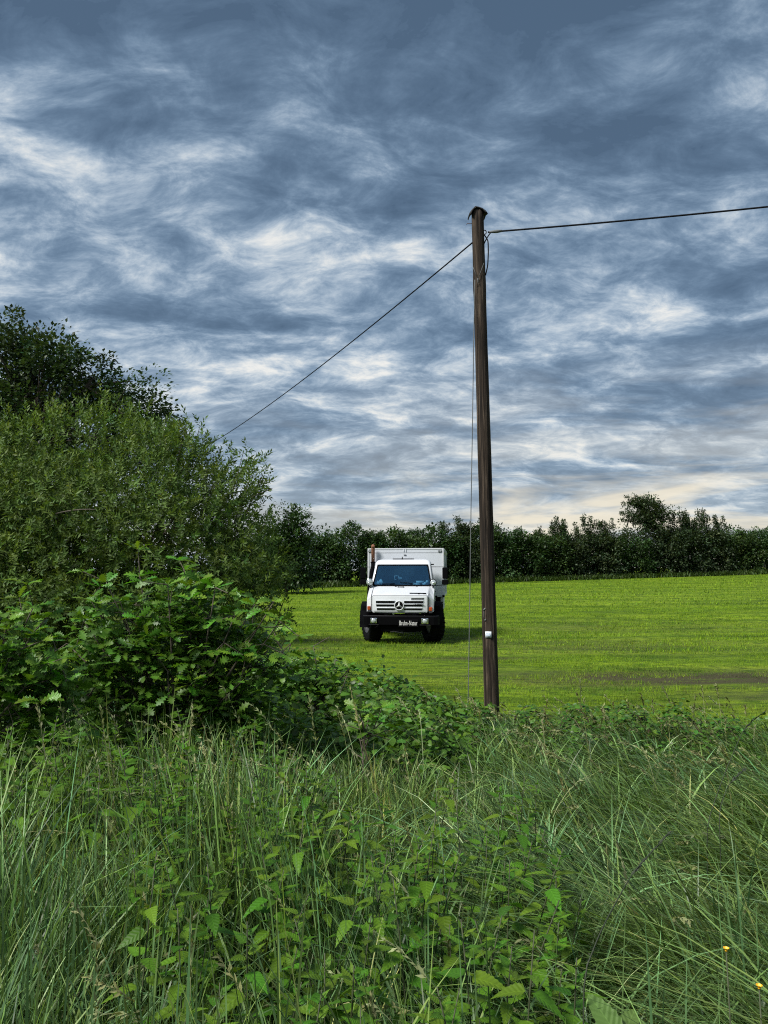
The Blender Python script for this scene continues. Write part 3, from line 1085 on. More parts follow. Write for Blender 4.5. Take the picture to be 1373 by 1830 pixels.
def build_pole():
    rings, sides = 60, 32
    zs = np.linspace(-.3, p_top.z, rings)
    th = np.linspace(0, 2 * PI, sides, endpoint=False)
    V = []
    for i, z in enumerate(zs):
        c = pole_c(z)
        rr = pole_r(z) * (1 + .012 * math.sin(z * 2.1) + .008 * math.sin(z * 5.3 + 1))
        if abs(z - 6.05) < .12:
            rr *= 1.04
        crack = np.zeros(sides)
        for (a0, ph, dep) in ((3.9, .1, .26), (4.75, .5, .34), (5.4, 1.2, .24), (.9, .3, .18), (2.4, .8, .15)):
            aa = a0 + .10 * math.sin(z * .8 + ph)
            crack += dep * np.exp(-((np.angle(np.exp(1j * (th - aa)))) / .10) ** 2) * (.55 + .45 * math.sin(z * 1.3 + ph * 9))
        rad = rr * (1 - np.clip(crack, 0, .3) * .5 + RNG.normal(0, .004, sides))
        V.append(np.stack([c[0] + rad * np.cos(th), c[1] + rad * np.sin(th), np.full(sides, c[2])], 1))
    V = np.concatenate(V) - PB
    i = np.arange(rings - 1)[:, None] * sides
    j = np.arange(sides)[None]
    Q = np.stack([i + j, i + (j + 1) % sides, i + sides + (j + 1) % sides, i + sides + j], -1).reshape(-1, 4)
    me = np_mesh('shaft', V, [Q, np.array([[(rings - 1) * sides + k for k in range(sides)]])], M_WOOD)
    mobj('shaft', me, pole)
    # bent sheet-metal cap nailed over the top
    prof = [(-.122, -.050), (-.112, -.010), (-.085, .026), (-.050, .062), (-.005, .056), (.050, .040), (.100, .004), (.128, -.036)]
    ctop = np.array(p_top)
    th_ = .018
    outer = np.array(prof)
    inner = outer * np.array([.90, 1]) - np.array([0, th_])
    Vc, n = [], len(prof)
    ysp = [-.09, -.05, 0, .05, .09]
    for y in ysp:
        dip = -.02 * (abs(y) / .09) ** 2
        for p in outer:
            Vc.append((p[0], y, p[1] + dip))
        for p in inner:
            Vc.append((p[0], y, p[1] + dip))
    F = []
    for a in range(len(ysp) - 1):
        b0, b1 = a * 2 * n, (a + 1) * 2 * n
        for k in range(n - 1):
            F.append((b0 + k, b0 + k + 1, b1 + k + 1, b1 + k))
            F.append((b0 + n + k, b1 + n + k, b1 + n + k + 1, b0 + n + k + 1))
        F.append((b0, b1, b1 + n, b0 + n))
        F.append((b0 + n - 1, b0 + 2 * n - 1, b1 + 2 * n - 1, b1 + n - 1))
    for b0 in (0, (len(ysp) - 1) * 2 * n):
        for k in range(n - 1):
            F.append((b0 + k, b0 + n + k, b0 + n + k + 1, b0 + k + 1))
    cap = mobj('cap', np_mesh('cap', np.array(Vc), [np.array(F)], M_TAR), pole, Vector(ctop - PB))
    cap.rotation_euler = (0, 0, R(8))
    # nail, eye bolt, small tags, white plate
    def P(px, py, dy=-.12):
        return np.array(at(px, py, YP + dy)) - PB
    gn = Geo()
    gn.tube([P(846, 399.5, -.02), P(835, 399.5, -.02), P(834, 401.5, -.02)], .004, 5)
    gn.obj('nail', M_RUSTY, pole)
    ge = Geo()
    a = P(866.5, 415, 0)
    ring = [a + np.array([.022 * math.cos(t), 0, .03 * math.sin(t)]) for t in np.linspace(0, 2 * PI, 13)]
    ge.tube([a + np.array([-.06, 0, 0]), a + np.array([-.022, 0, 0])], .009, 6)
    ge.tube(ring, .007, 6, cap=False)
    ge.obj('eye_bolt', M_RUSTY, pole, smooth=True)
    zc = at(873, 1133, YP).z
    fr = pole_c(zc) - PB + np.array([0, -pole_r(zc), 0])
    xq = at(873, 1133, YP - pole_r(zc)).x - PB[0]
    gp = Geo()
    m4 = Matrix.Translation((xq, fr[1] - .004, zc)) @ Matrix.Rotation(R(-22), 4, 'Z') @ Matrix.Rotation(R(-1.5), 4, 'Y')
    gp.box(-.041, .041, -.006, .004, -.040, .040, m4)
    pl = gp.obj('number_plate', M_WHITE, pole)
    tag(pl, 'small white number plate nailed to the pole')
    gq = Geo()                      # faint pale-blue print, two rows of strokes
    for r_, row in enumerate((.014, -.012)):
        for k in range(4):
            x0 = -.026 + k * .014
            gq.box(x0, x0 + .007, -.0085, -.006, row - .009, row + .009, m4)
    gq.obj('print', simple('faded_blue_print', (.42, .52, .68), .5), pl)
    for k, (px, py, w_, h_) in enumerate(((866.5, 1089, .022, .035), (868, 1108, .024, .026))):
        z = at(px, py, YP - .1).z
        xx = at(px, py, YP - .1).x - PB[0]
        yy = (pole_c(z) - PB)[1] - math.sqrt(max(0, pole_r(z) ** 2 - (xx - (pole_c(z) - PB)[0]) ** 2))
        gm = Geo()
        m4 = Matrix.Translation((xx, yy - .002, z)) @ Matrix.Rotation(R(-30), 4, 'Z') @ Matrix.Rotation(R(45 if k == 0 else 5), 4, 'Y')
        gm.box(-w_ / 2, w_ / 2, -.004, .004, -h_ / 2, h_ / 2, m4)
        gm.obj('tag', M_GALV, pole)
    gs = Geo()
    gs.tube([P(865, 1092, -.11), P(865, 1102, -.11), P(866.5, 1107, -.11)], .0035, 5)
    gs.obj('staple', M_GALV, pole)
    # cable loops tied round the head of the pole
    gl = Geo()
    loop = [P(878, 415, .02), P(872, 421, -.01), P(866.5, 429, -.03), P(865, 436, -.03)]
    gl.tube(bez(loop[0], loop[1], loop[3], 8), .009, 6)
    q_ = [P(866, 420, -.02), P(872.5, 430, -.02), P(873, 450, -.02), P(872, 474, -.02), P(868, 492, -.03)]
    tt = np.linspace(0, 1, 17)
    qa = np.array(q_)
    cr = np.stack([np.interp(tt, np.linspace(0, 1, 5), qa[:, k]) for k in range(3)], 1)
    cr[1:-1] = (cr[:-2] + cr[1:-1] * 2 + cr[2:]) / 4
    gl.tube(cr, .0085, 6)
    gl.obj('cable_loop', M_WIRE, pole, smooth=True)
    gt = Geo()
    zA = at(850, 500, YP).z
    for (x0, z0, x1, z1) in ((845, 476, 853, 496), (865, 470, 855, 497), (853, 497, 856, 506), (855, 497, 853, 508)):
        gt.tube([P(x0, z0, -.098), P((x0 + x1) / 2, (z0 + z1) / 2, -.108), P(x1, z1, -.104)], .0035, 5)
    gt.obj('tie_wire', M_GALV, pole)


build_pole()


def cable(name, label, pts_, sag, rad, n=40, material=M_WIRE):
    a, b = np.array(pts_[0]), np.array(pts_[1])
    t = np.linspace(0, 1, n)[:, None]
    P = a * (1 - t) + b * t
    P[:, 2] -= (4 * sag * t * (1 - t))[:, 0]
    o = empty(name, tuple(a))
    gg = Geo()
    gg.tube(P - a, rad, 6)
    c = gg.obj('strand', material, o, smooth=True)
    tag(o, label, 'cable')
    return o


# right-hand cable: to the next pole, out of the frame on the right
a = np.array(at(872, 415, YP))
b1 = np.array(at(1373, 369, 9.75))
right = cable('overhead_cable', 'dark overhead cable running from the pole top to the right edge of the sky', (a, a + (b1 - a) * 7.0 + np.array([0, 0, 2.1])), .62, .012)
gg = Geo()
d = (b1 - a) / np.linalg.norm(b1 - a)
gg.tube([d * .02, d * .07, d * .13, d * .20], [.012, .019, .024, .015], 8)
gg.obj('clamp', M_GALV, right, smooth=True)
# left-hand cable: runs away behind the willow and the oak to a farther pole
a = np.array(at(844, 434, YP + .05))
b1 = np.array(at(376, 789, 27.0))
cable('overhead_cable', 'dark overhead cable slanting down leftwards from the pole into the willow', (a, a + (b1 - a) * 1.9 + np.array([0, 0, 1.0])), .62, .011)
# earth wire hanging beside the pole
ge = Geo()
P = [at(849, 500, YP - .11), at(846.8, 600, YP - .10), at(844.5, 760, YP - .10), at(842, 900, YP - .10), at(840, 1060, YP - .1), at(838.2, 1180, YP - .1), at(836.6, 1262, YP - .1), at(836, 1300, YP - .1)]
o = empty('earth_wire', tuple(P[-1]))
tag(o, 'thin pale steel wire hanging straight down just left of the pole', 'wire')
O = np.array(P[-1])
tt = np.linspace(0, 1, 40)
qa = np.array([np.array(p) for p in P])
cr = np.stack([np.interp(tt, np.linspace(0, 1, len(P)), qa[:, k]) for k in range(3)], 1)
ge.tube(cr - O, .0065, 5)
ge.obj('strand', M_GALV, o, smooth=True)


# ------------------------------------------------------------------ the truck
M_PAINT = simple('white_truck_paint', (.58, .60, .63), .35, spec=.5, noise=.05, nscale=3.0, coat=.3)
M_BOXP = simple('box_panel_white', (.52, .55, .59), .45, noise=.05, nscale=2.0)
M_BLACK = simple('black_plastic', (.0022, .0022, .003), .8, spec=.06, noise=.3, nscale=25)
M_SLOT = simple('grille_slot_black', (.002, .002, .003), .8, spec=.1)
M_RUBBER = simple('tyre_rubber', (.005, .005, .006), .85, spec=.1, noise=.35, nscale=12, bump=.3)
M_STEEL = simple('dark_steel', (.03, .03, .034), .6, metal=.4, noise=.4, nscale=14)
M_CHROME = simple('chrome', (.78, .80, .82), .18, metal=1.0)
M_BADGE = simple('polished_badge', (.56, .58, .60), .35, spec=.5)
M_LENS = simple('lamp_lens', (.50, .55, .56), .08, spec=.8, metal=.35)
M_ORANGE = simple('indicator_orange', (.34, .055, .012), .3)
M_RUST = simple('rusty_exhaust', (.20, .085, .045), .85, noise=.45, nscale=20, bump=.3)
M_LETTER = simple('plate_lettering', (.72, .70, .70), .6)
M_SEAT = simple('seat_fabric', (.05, .05, .06), .9)
M_DASH = simple('dashboard', (.02, .03, .04), .8)
M_PAPER = simple('paper', (.62, .70, .72), .8)


def glass_mat():
    m, q, b, o = mat('windscreen_glass')
    t = q.n('ShaderNodeBsdfTransparent')
    t.inputs[0].default_value = (.62, .80, .90, 1)
    gl = q.n('ShaderNodeBsdfGlossy')
    gl.inputs['Color'].default_value = (.42, .78, 1.0, 1)
    gl.inputs['Roughness'].default_value = .04
    ms = q.n('ShaderNodeMixShader')
    lw = q.n('ShaderNodeLayerWeight')
    lw.inputs[0].default_value = .35
    q.put(ms.inputs[0], q.m('MULTIPLY_ADD', lw.outputs['Fresnel'], .3, .15, clamp=True))
    q.nt.links.new(t.outputs[0], ms.inputs[1])
    q.nt.links.new(gl.outputs[0], ms.inputs[2])
    q.nt.links.new(ms.outputs[0], o.inputs[0])
    return m


M_GLASS = glass_mat()
TY, TA = 23.0, R(-6)
TX = (714.5 - CXP) * TY / FPX
truck = empty('expedition_truck', (TX, TY, 0), TA)
tag(truck, 'white expedition truck with box body parked facing the camera on the field', 'truck')


def LX(cx, y=0.):
    """truck x from the enlarged photo's column at depth y behind the grille"""
    return (600 + cx * .1748 - CXP) * (TY + y) / FPX - TX - .1045 * y


def LZ(cy, y=0.):
    return EYE + (90 - cy * .1748) * (TY + y) / FPX


def bm_obj(name, material, parent, fn, bevel=0., seg=2, smooth=False):
    bm = bmesh.new()
    fn(bm)
    if bevel:
        bmesh.ops.bevel(bm, geom=list(bm.edges), offset=bevel, segments=seg, affect='EDGES', profile=.6, clamp_overlap=True)
    bmesh.ops.recalc_face_normals(bm, faces=bm.faces)
    me = bpy.data.meshes.new(name)
    bm.to_mesh(me)
    bm.free()
    if smooth:
        for p in me.polygons:
            p.use_smooth = True
    me.materials.append(material)
    return mobj(name, me, parent)


def bbox(x0, x1, y0, y1, z0, z1):
    def fn(bm):
        r_ = bmesh.ops.create_cube(bm, size=1)
        for v in r_['verts']:
            v.co = Vector(((x0 + x1) / 2 + v.co.x * (x1 - x0), (y0 + y1) / 2 + v.co.y * (y1 - y0), (z0 + z1) / 2 + v.co.z * (z1 - z0)))
    return fn


def tbox(name, material, parent, x0, x1, y0, y1, z0, z1, bevel=.01):
    return bm_obj(name, material, parent, bbox(x0, x1, y0, y1, z0, z1), bevel)


def rrect(hw, y0, y1, r, seg=4):
    """rounded rectangle ring in a plane: x half width hw, y0..y1; starts at the right end of the front edge"""
    out = []
    for (cx, cy, a0) in ((hw - r, y0 + r, -PI / 2), (hw - r, y1 - r, 0), (-hw + r, y1 - r, PI / 2), (-hw + r, y0 + r, PI)):
        for k in range(seg + 1):
            a = a0 + k / seg * PI / 2
            out.append((cx + r * math.cos(a), cy + r * math.sin(a)))
    return out


def loft(name, material, parent, rings, skip=(), smooth=True, cap0=True, cap1=True):
    n = len(rings[0])
    V = [p for r_ in rings for p in r_]
    F4 = []
    for i in range(len(rings) - 1):
        for j in range(n):
            if (i, j) in skip:
                continue
            F4.append((i * n + j, i * n + (j + 1) % n, (i + 1) * n + (j + 1) % n, (i + 1) * n + j))
    me = bpy.data.meshes.new(name)
    F = list(F4)
    if cap0:
        F.append(tuple(range(n))[::-1])
    if cap1:
        F.append(tuple((len(rings) - 1) * n + j for j in range(n)))
    me.from_pydata([tuple(v) for v in V], [], F)
    me.update()
    if smooth:
        for p in me.polygons:
            p.use_smooth = True
        me.set_sharp_from_angle(angle=R(35))
    me.materials.append(material)
    return mobj(name, me, parent)


# --- cab shell with an open windscreen
cabspec = [(1.00, .97, .80, 2.02, .05), (1.700, .970, .80, 2.02, .07), (2.372, .868, 1.14, 2.0, .07), (2.445, .855, 1.21, 1.99, .09),
           (2.505, .81, 1.29, 1.95, .10), (2.535, .70, 1.42, 1.85, .10)]
rings = [[(x, y, z) for x, y in rrect(hw, y0, y1, r)] for (z, hw, y0, y1, r) in cabspec]
n_ring = len(rings[0])
cab = loft('cab', M_PAINT, truck, rings, skip={(1, n_ring - 1)})
# windscreen: seal, glass, all in the slanted plane
w0, w1 = Vector((0, .795, 1.705)), Vector((0, 1.135, 2.368))


def wpt(x, t, out=0.):
    """point on the windscreen plane: x across (already tapered), t up 0..1, out towards the front"""
    p = w0 * (1 - t) + w1 * t
    nn = Vector((0, -(w1 - w0).z, (w1 - w0).y)).normalized()
    q_ = p + nn * out
    return Vector((x, q_.y, q_.z))


def wshape(inset, r, out, seg=5):
    t0, t1 = inset / .745, 1 - inset / .745
    pts_ = []
    for (sx, t, a0) in ((1, t0, -PI / 2), (1, t1, 0), (-1, t1, PI / 2), (-1, t0, PI)):
        hw = (.905 * (1 - t) + .805 * t) - inset
        cxx, ct = sx * (hw - r), t + (r / .745) * (1 if t < .5 else -1)
        for k in range(seg + 1):
            a = a0 + k / seg * PI / 2
            pts_.append(wpt(cxx + r * math.cos(a), ct + r * math.sin(a) / .745, out))
    return pts_


loft('windscreen_seal', M_BLACK, truck, [wshape(.0, .07, -.012), wshape(.0, .07, .012), wshape(.038, .06, .012), wshape(.038, .06, -.012)],
     cap0=False, cap1=False)
ws = loft('windscreen', M_GLASS, truck, [wshape(.034, .06, -.004), wshape(.034, .06, .003)], smooth=False)


def wiper(x0, t0, x1, t1):
    gg = Geo()
    gg.tube([wpt(x0, t0, .03), wpt((x0 + x1) / 2, (t0 + t1) / 2, .035), wpt(x1, t1, .025)], .010, 5)
    gg.obj('wiper', M_BLACK, truck)


wiper(-.62, .07, -.22, .09)
wiper(-.06, .17, .42, .07)
wiper(LX(600, .8) , -.01, LX(645, .8), -.11)
wiper(LX(815, .8), .02, LX(850, .8), -.12)
gg = Geo()
gg.tube([(LX(640, .7), .70, 1.675), (LX(695, .7), .69, 1.675)], .012, 5)
gg.tube([(LX(640, .7), .70, 1.655), (LX(640, .7), .70, 1.69)], .022, 6)
gg.tube([(LX(693, .7), .69, 1.655), (LX(693, .7), .69, 1.69)], .022, 6)
gg.obj('washer_nozzle', M_BLACK, truck)
# cab inside: dashboard, two seats, steering wheel, papers and a sticker
tbox('dashboard', M_DASH, truck, -.90, .90, .86, 1.12, 1.45, 1.70, .03)
for x in (-.45, .45):
    st = tbox('seat', M_SEAT, truck, x - .25, x + .25, 1.62, 1.78, 1.30, 2.02, .06)
    tbox('headrest', M_SEAT, st, x - .13, x + .13, 1.66, 1.76, 2.05, 2.25, .04)
gg = Geo()
cs = Vector((.45, 1.20, 1.72))
ring = [cs + Vector((.21 * math.cos(a), .09 * math.sin(a), .19 * math.sin(a))) for a in np.linspace(0, 2 * PI, 21)]
gg.tube(ring, .014, 6, cap=False)
gg.tube([ring[0], cs, ring[10]], .012, 5)
gg.tube([cs, cs + Vector((0, -.15, -.2))], .02, 5)
gg.obj('steering_wheel', M_BLACK, truck, smooth=True)
gg = Geo()
for (x, z, w_, h_, tl) in ((LX(435, .9), 1.80, .14, .10, 25), (LX(462, .9), 1.84, .09, .16, -35), (LX(405, .9), 1.78, .10, .13, 5),
                           (LX(860, .9), 1.83, .24, .07, 0), (LX(825, .9), 1.76, .22, .06, 8), (LX(905, .9), 1.78, .12, .09, -20), (LX(933, .9), 1.84, .07, .08, 0)):
    gg.box(-w_ / 2, w_ / 2, -.003, .003, -h_ / 2, h_ / 2, Matrix.Translation((x, .925 + (z - 1.78) * .45, z)) @ Matrix.Rotation(R(tl), 4, 'Y') @ Matrix.Rotation(R(-25), 4, 'X'))
gg.obj('papers', M_PAPER, truck)
gg = Geo()      # little phone bracket drawn against the glass
m4 = Matrix.Translation((LX(622, .95), .99, 1.96)) @ Matrix.Rotation(R(-27), 4, 'X')
for b_ in ((-.07, .07, .055, .068), (.058, .07, -.06, .06), (-.07, -.058, -.05, .06), (-.06, .0, -.068, -.055), (.085, .16, -.005, .006), (.085, .096, -.06, .0), (.12, .13, -.06, .0), (.15, .16, -.06, .0)):
    gg.box(b_[0], b_[1], -.004, .004, b_[2], b_[3], m4)
gg.obj('device_holder', M_PAPER, truck)
# side windows and door lines
for s in (-1, 1):
    pz = [(1.74, .965), (2.33, .876)]
    gg = Geo()
    V = [(s * (x + .004), y, z) for (z, x) in pz for y in ((.98, 1.85) if z < 2 else (1.24, 1.82))]
    V += [(s * (x - .02), y, z) for (z, x) in pz for y in ((.98, 1.85) if z < 2 else (1.24, 1.82))]
    gg.add(V, [np.array([(0, 1, 3, 2), (4, 6, 7, 5), (0, 4, 5, 1), (2, 3, 7, 6), (0, 2, 6, 4), (1, 5, 7, 3)])])
    gg.obj('side_window', simple('side_glass', (.01, .02, .03), .08, spec=.8) if s < 0 else bpy.data.materials['side_glass'], truck)
    dr = tbox('door', M_PAINT, truck, min(s * .966, s * .982), max(s * .966, s * .982), .92, 1.92, 1.02, 1.70, .006)
    tbox('handle', M_BLACK, dr, min(s * .98, s * 1.0), max(s * .98, s * 1.0), 1.70, 1.86, 1.50, 1.54, .004)

# --- bonnet and grille
def xz_ring(hw, y, z0, z1, r):
    return [(x, y, z) for x, z in rrect(hw, z0, z1, r)]


bon = loft('bonnet', M_PAINT, truck, [xz_ring(.80, .012, .965, 1.395, .05), xz_ring(.845, .03, .935, 1.430, .05), xz_ring(.85, .10, .92, 1.465, .06),
                                      xz_ring(.868, .50, .92, 1.600, .06), xz_ring(.878, .84, .92, 1.708, .05)])
gx0, gx1 = LX(372), LX(942)
# raised grille panel with a dark joint round it
loft('grille_joint', M_STEEL, truck, [xz_ring(.832, .028, .915, 1.440, .06), xz_ring(.832, .004, .915, 1.440, .06)])
gr = loft('grille', M_PAINT, truck, [xz_ring(.822, .03, .925, 1.430, .055), xz_ring(.822, -.004, .925, 1.430, .055), xz_ring(.800, -.014, .945, 1.410, .05)])
for (c0, c1, cy, h_) in ((412, 602, 775, 20), (700, 893, 775, 20), (415, 602, 809, 18), (700, 886, 809, 18), (422, 604, 846, 16), (698, 880, 846, 16)):
    s_ = tbox('grille_slot', M_SLOT, gr, LX(c0), LX(c1), -.026, -.010, LZ(cy + h_ / 2), LZ(cy - h_ / 2), .003)
    tbox('slat_lip', M_PAINT, gr, LX(c0) - .012, LX(c1) + .012, -.046, -.012, LZ(cy - h_ / 2) + .001, LZ(cy - h_ / 2) + .020, .006)
for cy in (737, 750):
    tbox('grille_slot', M_SLOT, gr, LX(772), LX(903), -.022, -.010, LZ(cy + 3), LZ(cy - 3), .002)
tbox('grille_slot', M_SLOT, gr, LX(440), LX(612), -.022, -.010, LZ(891), LZ(887), .001)
tbox('grille_slot', M_SLOT, gr, LX(692), LX(882), -.022, -.010, LZ(893), LZ(888), .001)
tbox('grille_joint_line', M_STEEL, gr, LX(395), LX(920), -.020, -.010, LZ(876), LZ(872), .001)
tbox('latch', M_CHROME, gr, LX(585), LX(600), -.05, -.012, LZ(903), LZ(885), .004)
# round emblem with a three-pointed star
ex, ez, er = LX(650), LZ(810), .136


def disc(name, material, parent, x, z, r0, y0, y1, n=36, rin=0.):
    gg = Geo()
    th = np.linspace(0, 2 * PI, n, endpoint=False)
    if rin:
        prof = [(rin, y1), (rin, y0), ((rin + r0) / 2, y0 - .012), (r0, y0), (r0, y1)]
        V = np.concatenate([np.stack([x + r_ * np.cos(th), np.full(n, y), z + r_ * np.sin(th)], 1) for r_, y in prof])
        F = []
        for i in range(len(prof)):
            i2 = (i + 1) % len(prof)
            for k in range(n):
                F.append((i * n + k, i * n + (k + 1) % n, i2 * n + (k + 1) % n, i2 * n + k))
        gg.add(V, [np.array(F)])
        return gg.obj(name, material, parent, smooth=True)
    gg.tube([(x, y1, z), (x, y0 + .004, z), (x, y0, z)], [r0, r0, r0 * .97], n)
    return gg.obj(name, material, parent)


em = disc('emblem', M_SLOT, gr, ex, ez, er, -.052, -.008)
disc('emblem_ring', M_BADGE, gr, ex, ez, er + .008, -.062, -.010, rin=er - .018)
gg = Geo()
tipy, ry = -.060, -.080
for k in range(3):
    a = PI / 2 + k * 2 * PI / 3
    tip = (ex + (er - .008) * math.cos(a), tipy, ez + (er - .008) * math.sin(a))
    l_ = (ex + .036 * math.cos(a + PI / 3), tipy, ez + .036 * math.sin(a + PI / 3))
    r_ = (ex + .036 * math.cos(a - PI / 3), tipy, ez + .036 * math.sin(a - PI / 3))
    gg.add([tip, l_, (ex, ry, ez), r_, (ex, tipy + .006, ez)], [np.array([(0, 1, 2), (0, 2, 3), (0, 4, 1), (0, 3, 4)])])
gg.obj('emblem_star', M_BADGE, gr)


def text(body, size, loc, material, parent, name='lettering', sx=1., ext=.003, sp=1.0):
    cu = bpy.data.curves.new(name, 'FONT')
    cu.body = body
    cu.size = size
    cu.extrude = ext
    cu.space_character = sp
    cu.align_x, cu.align_y = 'CENTER', 'CENTER'
    tmp = bpy.data.objects.new(name, cu)
    COL.objects.link(tmp)
    me = bpy.data.meshes.new_from_object(tmp.evaluated_get(bpy.context.evaluated_depsgraph_get()))
    bpy.data.objects.remove(tmp)
    me.materials.clear()
    me.materials.append(material)
    o = mobj(name, me, parent, loc)
    o.rotation_euler = (PI / 2, 0, 0)
    o.scale = (sx, 1, 1)
    return o


text('UNIMOG', .062, (LX(850), -.050, LZ(799)), M_SLOT, gr, sx=1.25)
# louvre on the bonnet top
gg = Geo()
gg.tube([(LX(755, .15), .14, 1.50), (LX(925, .15), .13, 1.495)], .014, 5)
gg.tube([(LX(842, .15), .12, 1.475), (LX(856, .15), .12, 1.475)], .02, 5)
gg.tube([(LX(895, .15), .12, 1.485), (LX(925, .15), .12, 1.480)], .02, 5)
gg.obj('bonnet_latch', M_BLACK, truck)
# --- front wings with indicators
for s in (-1, 1):
    R0 = [[(s * .872, y, z) for y, z in ((.06, .93), (.82, .93), (.82, 1.70), (.30, 1.52), (.08, 1.40))],
          [(s * 1.00, y, z) for y, z in ((.12, .95), (.82, .95), (.82, 1.66), (.34, 1.45), (.15, 1.30))]]
    if s < 0:
        R0 = [r_[::-1] for r_ in R0]
    loft('front_wing', M_PAINT, truck, R0, smooth=False)
    ix = LX(338) if s < 0 else LX(968)
    iz = LZ(838) if s < 0 else LZ(846)
    ind = tbox('indicator', M_ORANGE, truck, ix - .048, ix + .048, -.005, .12, iz - .055, iz + .060, .02)
    tbox('indicator_base', M_STEEL, ind, ix - .05, ix + .05, .01, .13, iz - .12, iz - .068, .01)
    # black wheel-arch flare
    gg = Geo()
    th = np.linspace(R(-8), R(150), 14)
    for (ra, rb) in ((.63, .67),):
        Vv = []
        for t in th:
            for (r_, x) in ((ra, .93), (rb, .93), (rb, 1.24), (ra, 1.24)):
                Vv.append((s * x, .95 - r_ * math.cos(t), .56 + r_ * math.sin(t)))
        F = []
        for k in range(len(th) - 1):
            for j in range(4):
                F.append((k * 4 + j, k * 4 + (j + 1) % 4, k * 4 + 4 + (j + 1) % 4, k * 4 + 4 + j))
        gg.add(Vv, [np.array(F), np.array([(0, 1, 2, 3), (len(Vv) - 1, len(Vv) - 2, len(Vv) - 3, len(Vv) - 4)])])
    gg.obj('wheel_arch', M_BLACK, truck)
    tbox('inner_wing', M_BLACK, truck, min(s * .62, s * 1.18), max(s * .62, s * 1.18), .42, .50, .62, 1.12, .01)

# --- bumper with headlights and name plate
zb0, zb1 = LZ(1003, -.1), LZ(917, -.1)
bx0, bx1 = LX(268, -.1), LX(1058, -.05)


def bump_ring(y, z0, z1):
    return [(bx0, y + .30, z0), (bx0 + .05, y + .03, z0), (bx0 + .16, y, z0), (bx1 - .16, y, z0), (bx1 - .05, y + .03, z0), (bx1, y + .30, z0),
            (bx1 - .02, y + .34, z0), (bx0 + .02, y + .34, z0)]


bump = loft('bumper', M_BLACK, truck, [bump_ring(-.16, zb0, 0), bump_ring(-.18, zb1 - .02, 0), bump_ring(-.165, zb1, 0)], smooth=False)
gg = Geo()
gg.tube([(bx0 + .02, .08, zb1 + .006), (bx0 + .16, -.155, zb1 + .006), (bx1 - .16, -.155, zb1 + .006), (bx1 - .02, .08, zb1 + .006)], .009, 6)
gg.obj('bumper_trim', M_STEEL, bump)
for (c0, c1, r0, r1) in ((356, 424, 934, 990), (874, 946, 936, 994)):
    x0, x1, z1_, z0_ = LX(c0, -.15), LX(c1, -.15), LZ(r0, -.15), LZ(r1, -.15)
    hl = tbox('headlight', M_CHROME, truck, x0, x1, -.205, -.15, z0_, z1_, .025)
    disc('headlight_lens', M_LENS, hl, (x0 + x1) / 2, (z0_ + z1_) / 2, .072, -.222, -.20, n=28)
    disc('headlight_reflector', M_STEEL, hl, (x0 + x1) / 2, (z0_ + z1_) / 2, .080, -.214, -.205, n=28, rin=.070)
    tbox('headlight_guard', M_STEEL, bump, x0 - .05, x1 + .05, -.22, -.17, z0_ - .035, z0_ - .022, .004)
px0, px1, pz0, pz1 = LX(640, -.2), LX(842, -.2), LZ(1024, -.2), LZ(950, -.2)
pl = tbox('name_plate', M_SLOT, truck, px0, px1, -.215, -.195, pz0, pz1, .006)
text('Bruhn-Natur', .195, ((px0 + px1) / 2, -.219, LZ(988, -.2)), M_LETTER, pl, sx=.475, sp=1.10)
tbox('skid_plate', M_BLACK, truck, -.55, .62, -.05, .45, LZ(1075), LZ(1005), .03)
gg = Geo()
gg.tube([(LX(560), -.06, LZ(1072)), (LX(600), -.07, LZ(1068)), (LX(680), -.07, LZ(1085)), (LX(760), -.07, LZ(1080)), (LX(850), -.06, LZ(1070))], .008, 5)
gg.obj('tow_cable', M_STEEL, truck)

# --- work lamps at the screen pillars
for (cx, cy) in ((347, 571), (996, 576)):
    x, z = LX(cx, .72), LZ(cy, .72)
    wl = disc('work_lamp', M_CHROME, truck, x, z, .096, .66, .80, n=30)
    disc('lamp_ring', M_BLACK if cx > 600 else M_CHROME, wl, x, z, .104, .655, .70, n=30, rin=.086)
    disc('lamp_lens', M_LENS, wl, x, z, .086, .648, .665, n=30)
    disc('lamp_bulb', M_CHROME, wl, x, z - .02, .030, .630, .660, n=16)
    gg = Geo()
    gg.tube([(x, .75, z - .09), (x - .02 * (1 if cx > 600 else -1), .78, z - .20)], .018, 6)
    gg.obj('lamp_bracket', M_BLACK, wl)

# --- mirrors on their arms
for s in (-1, 1):
    xm = LX(1116, 1.0) if s > 0 else LX(280, 1.0)
    mi = tbox('mirror', M_BLACK, truck, xm - .085, xm + .085, .94, 1.06, LZ(540, 1.0), LZ(424, 1.0), .03)
    tbox('lower_mirror', M_BLACK, truck, xm - .095, xm + .100, .90, 1.06, LZ(600, 1.0), LZ(546, 1.0), .03)
    gg = Geo()
    xc = s * .88
    gg.tube([(s * .875, 1.12, LZ(419, 1.05)), (xm, 1.05, LZ(419, 1.05)), (xm - s * .03, 1.07, LZ(607, 1.05)), (s * .97, 1.05, LZ(607, 1.05))], .011, 5)
    gg.obj('mirror_arm', M_BLACK, truck)
    tbox('marker_lamp', M_BLACK, truck, min(s * .88, s * .97), max(s * .88, s * .97), 1.16, 1.22, LZ(400, 1.15), LZ(388, 1.15), .005)
tbox('roof_hatch', M_BLACK, truck, LX(585, 1.5), LX(800, 1.5), 1.45, 1.75, 2.535, 2.565, .012)
gg = Geo()
gg.tube([(LX(681, 1.4), 1.42, 2.53), (LX(681, 1.4), 1.42, 2.62)], [.022, .012], 7)
gg.obj('antenna', M_BLACK, truck)

